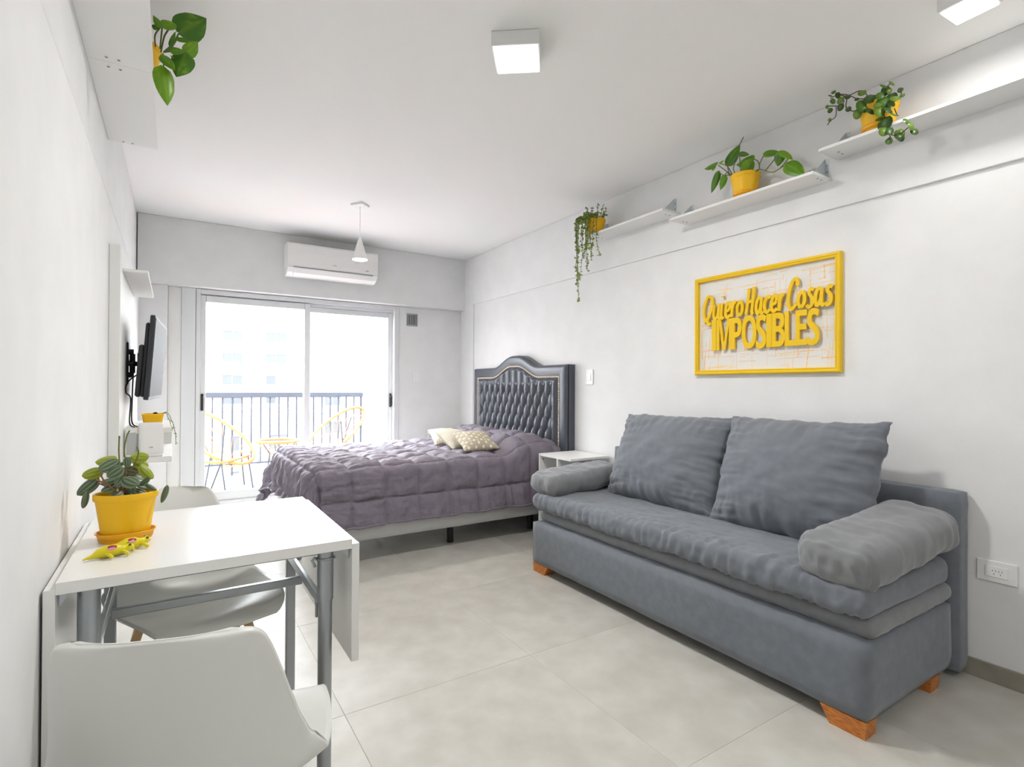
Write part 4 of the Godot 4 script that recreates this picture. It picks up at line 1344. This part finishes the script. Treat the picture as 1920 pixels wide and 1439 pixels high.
	for k in 12:
		var an := r.randf() * TAU
		var hub := Vector3(-0.108, 0.885 + r.randf() * 0.05, -1.868)
		var a := hub + Vector3(cos(an) * 0.022, 0.0, sin(an) * 0.02)
		var ln := r.randf_range(0.03, 0.045)
		put_leaf(t, pm[k % 2], a, a + Vector3(cos(an) * ln, r.randf_range(-0.6, 0.25) * ln, sin(an) * ln * 0.8), r.randf_range(0.6, 0.85), Vector3(0, 0.9, 0.45), M.leaf)
	for s in PEPEROMIA_STEMS:
		stem_tube(t, flat3(s), 0.0022, M.stem_red)
	for s in PEPEROMIA_SPIKES:
		var q := MB.new()
		var loc := []
		for p in flat3(s):
			loc.append(p - t.position)
		q.tube(spl(loc, 5), 0.0021, 6)
		obj("flower_spike", q, M.stem, t)

func leaves(t: Node3D, data: Array, meshes: Array, hint: Vector3) -> void:
	for k in data.size():
		var q: Array = data[k]
		put_leaf(t, meshes[k % meshes.size()], Vector3(q[0], q[1], q[2]), Vector3(q[3], q[4], q[5]), q[6] * 1.1, hint + Vector3(0.3 * sin(k * 2.1), 0.25 * cos(k * 1.3), 0.2 * sin(k * 3.7)), M.leaf)

func toy(at: Vector3, turn: float, label: String) -> void:
	var t := thing("toy_lizard", label, "toy", at, turn, "yellow toys on the table")
	var b := MB.new()
	var path := [Vector3(-0.062, 0.008, 0.006), Vector3(-0.045, 0.010, 0.002), Vector3(-0.03, 0.014, 0.0), Vector3(-0.012, 0.017, 0.0), Vector3(0.008, 0.017, 0.0), Vector3(0.02, 0.015, -0.002), Vector3(0.028, 0.016, -0.003), Vector3(0.038, 0.017, -0.004), Vector3(0.046, 0.015, -0.005)]
	b.tube(path, [0.002, 0.005, 0.011, 0.0155, 0.0145, 0.010, 0.0095, 0.010, 0.004], 14)
	obj("body", b, M.toy, t)
	for s in [[-0.018, 1.0], [-0.018, -1.0], [0.016, 1.0], [0.016, -1.0]]:
		var l := MB.new()
		l.tube(spl([Vector3(s[0], 0.012, s[1] * 0.010), Vector3(s[0] + 0.006, 0.012, s[1] * 0.021), Vector3(s[0] + 0.012, 0.004, s[1] * 0.026)], 4), 0.0042, 8)
		obj("leg", l, M.toy, t)
	var m := MB.new()
	m.ball(Vector3(-0.004, 0.0245, 0.007), Vector3(0.014, 0.007, 0.007), 8, 12)
	var mk := obj("badge", m, M.toy_red, t, "dark red oval mark")
	var m2 := MB.new()
	m2.ball(Vector3(-0.006, 0.0235, 0.0125), Vector3(0.010, 0.004, 0.003), 6, 10)
	obj("badge_band", m2, M.toy_pink, mk)
	for z in [0.004, -0.011]:
		var e := MB.new()
		e.ball(Vector3(0.036, 0.024, z), Vector3(0.0035, 0.0035, 0.0035), 6, 8)
		obj("eye", e, M.toy_green, t)

# ---------------------------------------------------------------- sign
func stroke(m: MB, pts: Array, xf: Transform3D, half: float, depth: float) -> void:
	var pl := PackedVector2Array()
	for i in pts.size() - 1:
		var p0: Vector2 = pts[maxi(i - 1, 0)]
		var p3: Vector2 = pts[mini(i + 2, pts.size() - 1)]
		for k in 5:
			pl.append(pts[i].cubic_interpolate(pts[i + 1], p0, p3, k / 5.0))
	pl.append(pts[pts.size() - 1])
	for q in Geometry2D.offset_polyline(pl, half, Geometry2D.JOIN_ROUND, Geometry2D.END_ROUND):
		if not Geometry2D.is_polygon_clockwise(q):
			m.extrude(q, xf, depth)

func script_glyph(ch: String) -> Array:
	# strokes in units of the small-letter height; last entry is the advance
	match ch:
		"Q": return [[[0.75, 1.45], [0.35, 1.62], [0.02, 1.1], [0.0, 0.4], [0.3, 0.0], [0.62, 0.3]], [[0.62, 0.3], [0.85, 0.9], [0.78, 1.4], [0.7, 1.5]], [[0.05, -0.12], [0.35, 0.02], [0.6, -0.28], [0.85, -0.2]], 1.02]
		"u": return [[[0.0, 1.0], [0.0, 0.35], [0.18, 0.02], [0.42, 0.2], [0.52, 0.6]], [[0.52, 1.0], [0.52, 0.3], [0.66, 0.02], [0.78, 0.12]], 0.78]
		"i": return [[[0.05, 1.0], [0.03, 0.3], [0.16, 0.02], [0.3, 0.12]], [[0.08, 1.42], [0.1, 1.5]], 0.42]
		"e": return [[[0.06, 0.46], [0.3, 0.5], [0.44, 0.64]], [[0.44, 0.64], [0.42, 0.92], [0.24, 1.0], [0.05, 0.7], [0.05, 0.3], [0.25, 0.02], [0.55, 0.2]], 0.64]
		"r": return [[[0.0, 1.0], [0.05, 0.6], [0.05, 0.02]], [[0.05, 0.55], [0.22, 0.95], [0.42, 0.92]], 0.52]
		"o": return [[[0.28, 1.0], [0.04, 0.7], [0.04, 0.3], [0.28, 0.02]], [[0.28, 1.0], [0.5, 0.7], [0.5, 0.3], [0.28, 0.02]], 0.68]
		"H": return [[[0.15, 1.7], [0.1, 0.9], [0.0, 0.05]], [[0.62, 1.75], [0.58, 0.9], [0.55, 0.2], [0.7, 0.05]], [[0.05, 0.8], [0.6, 0.9]], 0.88]
		"a": return [[[0.48, 0.9], [0.22, 1.0], [0.03, 0.6], [0.08, 0.15]], [[0.08, 0.15], [0.26, 0.03], [0.46, 0.4]], [[0.5, 1.0], [0.48, 0.3], [0.6, 0.02], [0.72, 0.12]], 0.74]
		"c": return [[[0.5, 0.85], [0.3, 1.0], [0.05, 0.7], [0.05, 0.3], [0.26, 0.02], [0.55, 0.2]], 0.62]
		"C": return [[[0.72, 1.35], [0.6, 1.75], [0.3, 1.65], [0.05, 1.0], [0.06, 0.35], [0.35, 0.0], [0.72, 0.3]], 0.84]
		"s": return [[[0.5, 0.95], [0.25, 1.05], [0.15, 0.8], [0.4, 0.5], [0.42, 0.15], [0.2, 0.0], [0.02, 0.15]], 0.62]
	return [0.3]

func build_sign() -> void:
	# faces -x; reading direction is +z
	var w := 0.875
	var h := 0.605
	var t := thing("framed_sign", "yellow framed wall sign with raised yellow lettering above the sofa", "sign", Vector3(WALL_R, 1.57, -1.787))
	var bs := Basis(Vector3(0, 0, 1), Vector3(0, 1, 0), Vector3(-1, 0, 0))
	t.transform.basis = bs
	# moulded frame: stepped profile mitred round
	var prof := [Vector2(0.0, 0.0), Vector2(0.0, 0.026), Vector2(0.004, 0.030), Vector2(0.012, 0.031), Vector2(0.015, 0.027), Vector2(0.019, 0.0255), Vector2(0.022, 0.029), Vector2(0.026, 0.028), Vector2(0.0275, 0.022), Vector2(0.0275, 0.006)]
	var fr := MB.new()
	for e in 4:
		var p := PackedVector3Array()
		for s in 2:
			for q in prof:
				var hw: float = w * 0.5 - q.x
				var hh: float = h * 0.5 - q.x
				var cs := [Vector2(-hw, -hh), Vector2(hw, -hh), Vector2(hw, hh), Vector2(-hw, hh)]
				var c: Vector2 = cs[(e + s) % 4]
				p.append(Vector3(c.x, c.y, q.y))
		fr.grid(p, 2, prof.size(), false, false, true)
	obj("frame", fr, M.yellow_paint, t)
	var qm := QuadMesh.new()
	qm.size = Vector2(w - 0.05, h - 0.05)
	var bk := obj("backing", qm, M.sign_back, t, "white board with orange brush strokes")
	bk.position.z = 0.008
	bx("rear_board", Vector3(-w * 0.5 + 0.02, -h * 0.5 + 0.02, 0.0), Vector3(w * 0.5 - 0.02, h * 0.5 - 0.02, 0.0075), M.white_soft, t, 0.0005)
	# script line
	var line := "Quiero Hacer Cosas"
	var total := 0.0
	for ch in line:
		total += script_glyph(ch)[-1]
	var width := 0.765
	var sx := width / total
	var sy := 0.0905
	var x := -2.152 + 1.787
	var y0 := 1.602 - 1.57
	var li := 0
	for ch in line:
		var g := script_glyph(ch)
		li += 1
		if ch != " ":
			var m := MB.new()
			for k in g.size() - 1:
				var pts := []
				for q in g[k]:
					pts.append(Vector2((q[0] + q[1] * 0.10) * sx, q[1] * sy + (x + 0.36) * 0.012))
				stroke(m, pts, Transform3D(Basis(), Vector3(x, y0, 0.0195)), 0.0088, 0.0135 + 0.0004 * k + 0.0012 * (li % 2))
			obj("letter", m, M.yellow_paint, t)
		x += float(g[-1]) * sx * (0.75 if ch == " " else 1.02)
	# block line
	var fnt := SystemFont.new()
	fnt.font_names = PackedStringArray(["Droid Sans"])
	fnt.font_weight = 700
	var word := "IMPOSIBLES"
	var ms := []
	var tw := 0.0
	for ch in word:
		var tm := TextMesh.new()
		tm.font = fnt
		tm.text = ch
		tm.font_size = 64
		tm.pixel_size = 0.01
		tm.depth = 0.012
		tm.curve_step = 1.0
		var bb := tm.get_aabb()
		if ch == "I":
			# a plain upright: the sign's I has no serifs
			var cap: float = bb.size.y
			var im := MB.new()
			im.box(Vector3(0.058 * 1.9, bb.position.y + cap * 0.5, 0), Vector3(0.118 * 1.9 * 0.62, cap, 0.012), 0.0008)
			var imm := im.mesh()
			ms.append([imm, imm.get_aabb()])
			tw += imm.get_aabb().size.x
			continue
		ms.append([tm, bb])
		tw += bb.size.x
	var capx: AABB = ms[0][1]
	var gap := 0.02
	var kx := (0.640 - 0.0) / (tw + gap * 9)
	var ky: float = 0.186 / capx.size.y
	x = -2.094 + 1.787
	li = 0
	for q in ms:
		li += 1
		var bb: AABB = q[1]
		var o := obj("letter", q[0], M.yellow_paint, t)
		var k2 := minf(ky, 0.192 / bb.size.y)
		o.transform = Transform3D(Basis(Vector3(kx * 1.07, 0, 0), Vector3(0, k2, 0), Vector3(0, 0, 1)), Vector3(x - bb.position.x * kx * 1.07, 1.414 - 1.57 - (capx.position.y * k2), 0.0255 + 0.0006 * (li % 2)))
		x += (bb.size.x + gap) * kx
	# glazing-free standoffs that carry the lettering
	for q in [Vector2(-0.33, 0.09), Vector2(-0.25, -0.05), Vector2(0.0, 0.08), Vector2(0.02, -0.06), Vector2(0.28, -0.05), Vector2(0.33, 0.1)]:
		var so := MB.new()
		so.tube([Vector3(q.x, q.y, 0.008), Vector3(q.x, q.y, 0.022)], 0.004, 8)
		obj("standoff", so, M.yellow_paint, t)

# ---------------------------------------------------------------- wall fittings and lamps
func plate(label: String, called: String, cat: String, at: Vector3, bs: Basis, w: float, h: float, kind: int) -> void:
	var t := thing(called, label, cat, at)
	t.transform.basis = bs
	var q := MB.new()
	q.box(Vector3(0, 0, 0.004), Vector3(w, h, 0.008), 0.003)
	obj("cover_plate", q, M.white, t)
	if kind == 0:
		bx("insert", Vector3(-0.036, -0.022, 0.008), Vector3(0.036, 0.022, 0.0105), M.white, t, 0.001)
		for x in [-0.007, 0.013]:
			for s in [Vector3(-0.005, 0.004, 0), Vector3(0.005, 0.004, 0), Vector3(0.0, -0.008, 0)]:
				bx("slot", Vector3(x, 0, 0.0104) + s - Vector3(0.0009, 0.003, 0), Vector3(x, 0, 0.0112) + s + Vector3(0.0009, 0.003, 0), M.dark, t, 0.0003)
	else:
		bx("rocker", Vector3(-w * 0.25, -h * 0.24, 0.008), Vector3(w * 0.25, h * 0.24, 0.013), M.white, t, 0.002)

func build_fittings() -> void:
	var rightw := Basis(Vector3(0, 0, 1), Vector3.UP, Vector3(-1, 0, 0))
	plate("white wall socket plate low on the wall beside the sofa", "wall_socket", "socket", Vector3(WALL_R, 0.449, -0.762), rightw, 0.127, 0.086, 0)
	plate("white light switch beside the headboard", "light_switch", "switch", Vector3(WALL_R, 1.268, -3.255), rightw, 0.083, 0.12, 1)
	plate("white light switch beside the balcony door", "light_switch", "switch", Vector3(2.255, 1.285, WALL_B), Basis(), 0.08, 0.115, 1)
	var v := thing("vent_grille", "small square grey vent grille on the wall beside the balcony door", "vent", Vector3(2.205, 1.912, WALL_B))
	obj("frame", rect_frame(-0.063, 0.063, -0.068, 0.068, 0.012, 0.012, 0.016, 0.016, 0.0, 0.012, 0.002), M.vent, v)
	for k in 5:
		bx("slat", Vector3(-0.045 + k * 0.02, -0.055, 0.002), Vector3(-0.033 + k * 0.02, 0.055, 0.009), M.vent, v, 0.001)
	bx("backing", Vector3(-0.055, -0.06, 0.0), Vector3(0.055, 0.06, 0.0015), M.dark, v, 0.0003)
	# air conditioner
	var a := thing("air_conditioner", "white split air conditioner above the balcony door", "air conditioner", Vector3(0.882, 2.215, BEAM_B))
	var q := MB.new()
	var pf := PackedVector2Array([Vector2(0.0, 0.02), Vector2(0.0, 0.295), Vector2(0.17, 0.295), Vector2(0.19, 0.288), Vector2(0.202, 0.27), Vector2(0.207, 0.2), Vector2(0.205, 0.10), Vector2(0.20, 0.062), Vector2(0.165, 0.025), Vector2(0.10, 0.0), Vector2(0.03, 0.0)])
	q.extrude(pf, Transform3D(Basis(Vector3(0, 0, 1), Vector3.UP, Vector3(-1, 0, 0)), Vector3(0.838, 0, 0)), 0.838)
	obj("case", q, M.white, a)
	var fp := MB.new()
	fp.extrude(PackedVector2Array([Vector2(0.203, 0.285), Vector2(0.209, 0.27), Vector2(0.214, 0.2), Vector2(0.212, 0.11), Vector2(0.208, 0.075), Vector2(0.198, 0.075)]), Transform3D(Basis(Vector3(0, 0, 1), Vector3.UP, Vector3(-1, 0, 0)), Vector3(0.836, 0, 0)), 0.834)
	obj("front_panel", fp, M.white, a)
	var lv := MB.new()
	lv.extrude(PackedVector2Array([Vector2(0.206, 0.062), Vector2(0.211, 0.056), Vector2(0.178, 0.018), Vector2(0.12, -0.004), Vector2(0.118, 0.002), Vector2(0.17, 0.026)]), Transform3D(Basis(Vector3(0, 0, 1), Vector3.UP, Vector3(-1, 0, 0)), Vector3(0.79, 0, 0)), 0.735)
	obj("louver", lv, M.white, a)
	bx("air_slot", Vector3(0.05, 0.062, 0.198), Vector3(0.792, 0.072, 0.2045), M.vent, a, 0.001)
	bx("maker_mark", Vector3(0.40, 0.115, 0.2115), Vector3(0.435, 0.122, 0.2132), M.grey_face, a, 0.0005)
	bx("display", Vector3(0.715, 0.098, 0.2110), Vector3(0.745, 0.108, 0.2128), M.grey_face, a, 0.0005)
	# pendant lamp
	var p := thing("pendant_lamp", "small white cone pendant lamp hanging before the air conditioner", "lamp", Vector3(1.245, CEIL, -4.20))
	var cb := MB.new()
	cb.box(Vector3(0, -0.008, 0), Vector3(0.105, 0.016, 0.105), 0.002, Basis(Vector3.UP, 0.65))
	obj("canopy", cb, M.white, p)
	var cd := MB.new()
	cd.tube([Vector3(0, -0.016, 0), Vector3(0, -0.275, 0)], 0.0028, 8)
	obj("cord", cd, M.white, p)
	var cn := MB.new()
	cn.lathe([Vector2(0.004, -0.262), Vector2(0.010, -0.27), Vector2(0.018, -0.29), Vector2(0.058, -0.435), Vector2(0.0585, -0.437), Vector2(0.056, -0.437), Vector2(0.016, -0.294)], 30)
	obj("shade", cn, M.white, p)
	var bl := MB.new()
	bl.ball(Vector3(0, -0.40, 0), Vector3(0.034, 0.034, 0.034), 10, 16)
	obj("bulb", bl, emit(Color(1.0, 0.97, 0.92), 3.0), p)
	var pl := OmniLight3D.new()
	pl.light_color = Color(1.0, 0.96, 0.90)
	pl.light_energy = PENDANT
	pl.light_size = 0.03
	pl.omni_range = 12.0
	pl.omni_attenuation = 2.0
	pl.shadow_enabled = true
	pl.position = Vector3(0, -0.40, 0)
	p.add_child(pl)
	# square surface lamps on the ceiling
	panel_lamp("square white ceiling lamp in the middle of the ceiling", Vector3(1.211, CEIL, -1.871), 0.18, deg_to_rad(-37.5), LAMP)
	panel_lamp("square white ceiling lamp near the sofa wall", Vector3(2.417, CEIL, -0.73), 0.125, deg_to_rad(-4.0), LAMP * 0.14)
	panel_lamp("square white ceiling lamp behind the camera over the kitchen", Vector3(1.0, CEIL, 0.95), 0.18, 0.0, LAMP * 0.65)

func panel_lamp(label: String, at: Vector3, s: float, turn: float, energy: float) -> void:
	var t := thing("ceiling_lamp", label, "lamp", at, turn, "square ceiling lamps")
	bx("housing", Vector3(-s * 0.5 - 0.008, -0.06, -s * 0.5 - 0.008), Vector3(s * 0.5 + 0.008, 0.0, s * 0.5 + 0.008), M.white, t, 0.003)
	bx("diffuser", Vector3(-s * 0.5, -0.066, -s * 0.5), Vector3(s * 0.5, -0.058, s * 0.5), emit(Color(1.0, 0.985, 0.96), 2.2), t, 0.001)
	var l := AreaLight3D.new()
	l.area_size = Vector2(s, s)
	l.light_color = Color(1.0, 0.99, 0.978)
	l.light_energy = energy
	l.shadow_enabled = true
	l.set("area_range", 15.0)
	l.set("area_attenuation", 2.0)
	l.position = Vector3(0, -0.069, 0)
	l.rotation.x = -PI * 0.5
	t.add_child(l)

# ---------------------------------------------------------------- scene
const LAMP := 2.5
const PENDANT := 1.1
const SKY_TOP := 40.0
const SKY_HORIZON := 7.0

func _ready() -> void:
	var cam := Camera3D.new()
	cam.name = "camera"
	cam.position = Vector3(0, 1.19, 0)
	cam.rotation = Vector3(deg_to_rad(0.3134), deg_to_rad(-32.5335), deg_to_rad(0.2743))
	cam.keep_aspect = Camera3D.KEEP_HEIGHT
	cam.fov = 71.548
	cam.near = 0.02
	cam.far = 400.0
	add_child(cam)
	cam.current = true
	var we := WorldEnvironment.new()
	we.name = "surroundings"
	var env := Environment.new()
	var sky := Sky.new()
	var sm := ProceduralSkyMaterial.new()
	# overcast daylight, brighter overhead than at the horizon (linear values)
	sm.sky_top_color = (Color(0.90, 0.95, 1.0) * SKY_TOP).linear_to_srgb()
	sm.sky_horizon_color = (Color(0.93, 0.965, 1.0) * SKY_HORIZON).linear_to_srgb()
	sm.sky_curve = 0.6
	sm.ground_horizon_color = (Color(0.93, 0.965, 1.0) * SKY_HORIZON).linear_to_srgb()
	sm.ground_bottom_color = (Color(0.9, 0.9, 0.9) * SKY_HORIZON * 0.6).linear_to_srgb()
	sm.sky_energy_multiplier = 1.0
	sm.ground_energy_multiplier = 1.0
	sky.sky_material = sm
	env.background_mode = Environment.BG_SKY
	env.sky = sky
	env.tonemap_mode = Environment.TONE_MAPPER_LINEAR
	env.tonemap_exposure = 1.14
	env.sdfgi_enabled = true
	env.ssao_enabled = true
	env.ssil_enabled = true
	we.environment = env
	add_child(we)
	rng.seed = 4
	nz.seed = 2
	nz.frequency = 0.02
	make_materials()
	build_room()
	build_outside()
	build_sofa()
	build_bed()
	build_table()
	build_chairs()
	nightstand(Vector3(2.43, 0, -3.415), "open white nightstand between the bed and the sofa", 0.666)
	nightstand(Vector3(2.38, 0, -5.46), "open white nightstand on the balcony side of the bed", 0.685)
	build_sofa_cushions()
	build_shelves()
	build_tv_corner()
	build_sign()
	build_plants()
	build_fittings()
	toy(Vector3(-0.125, 0.75, -1.695), 0.30, "small yellow toy lizard with red mark, nearer the table edge")
	toy(Vector3(-0.088, 0.75, -1.745), 0.45, "small yellow toy lizard with red mark, against the yellow saucer")
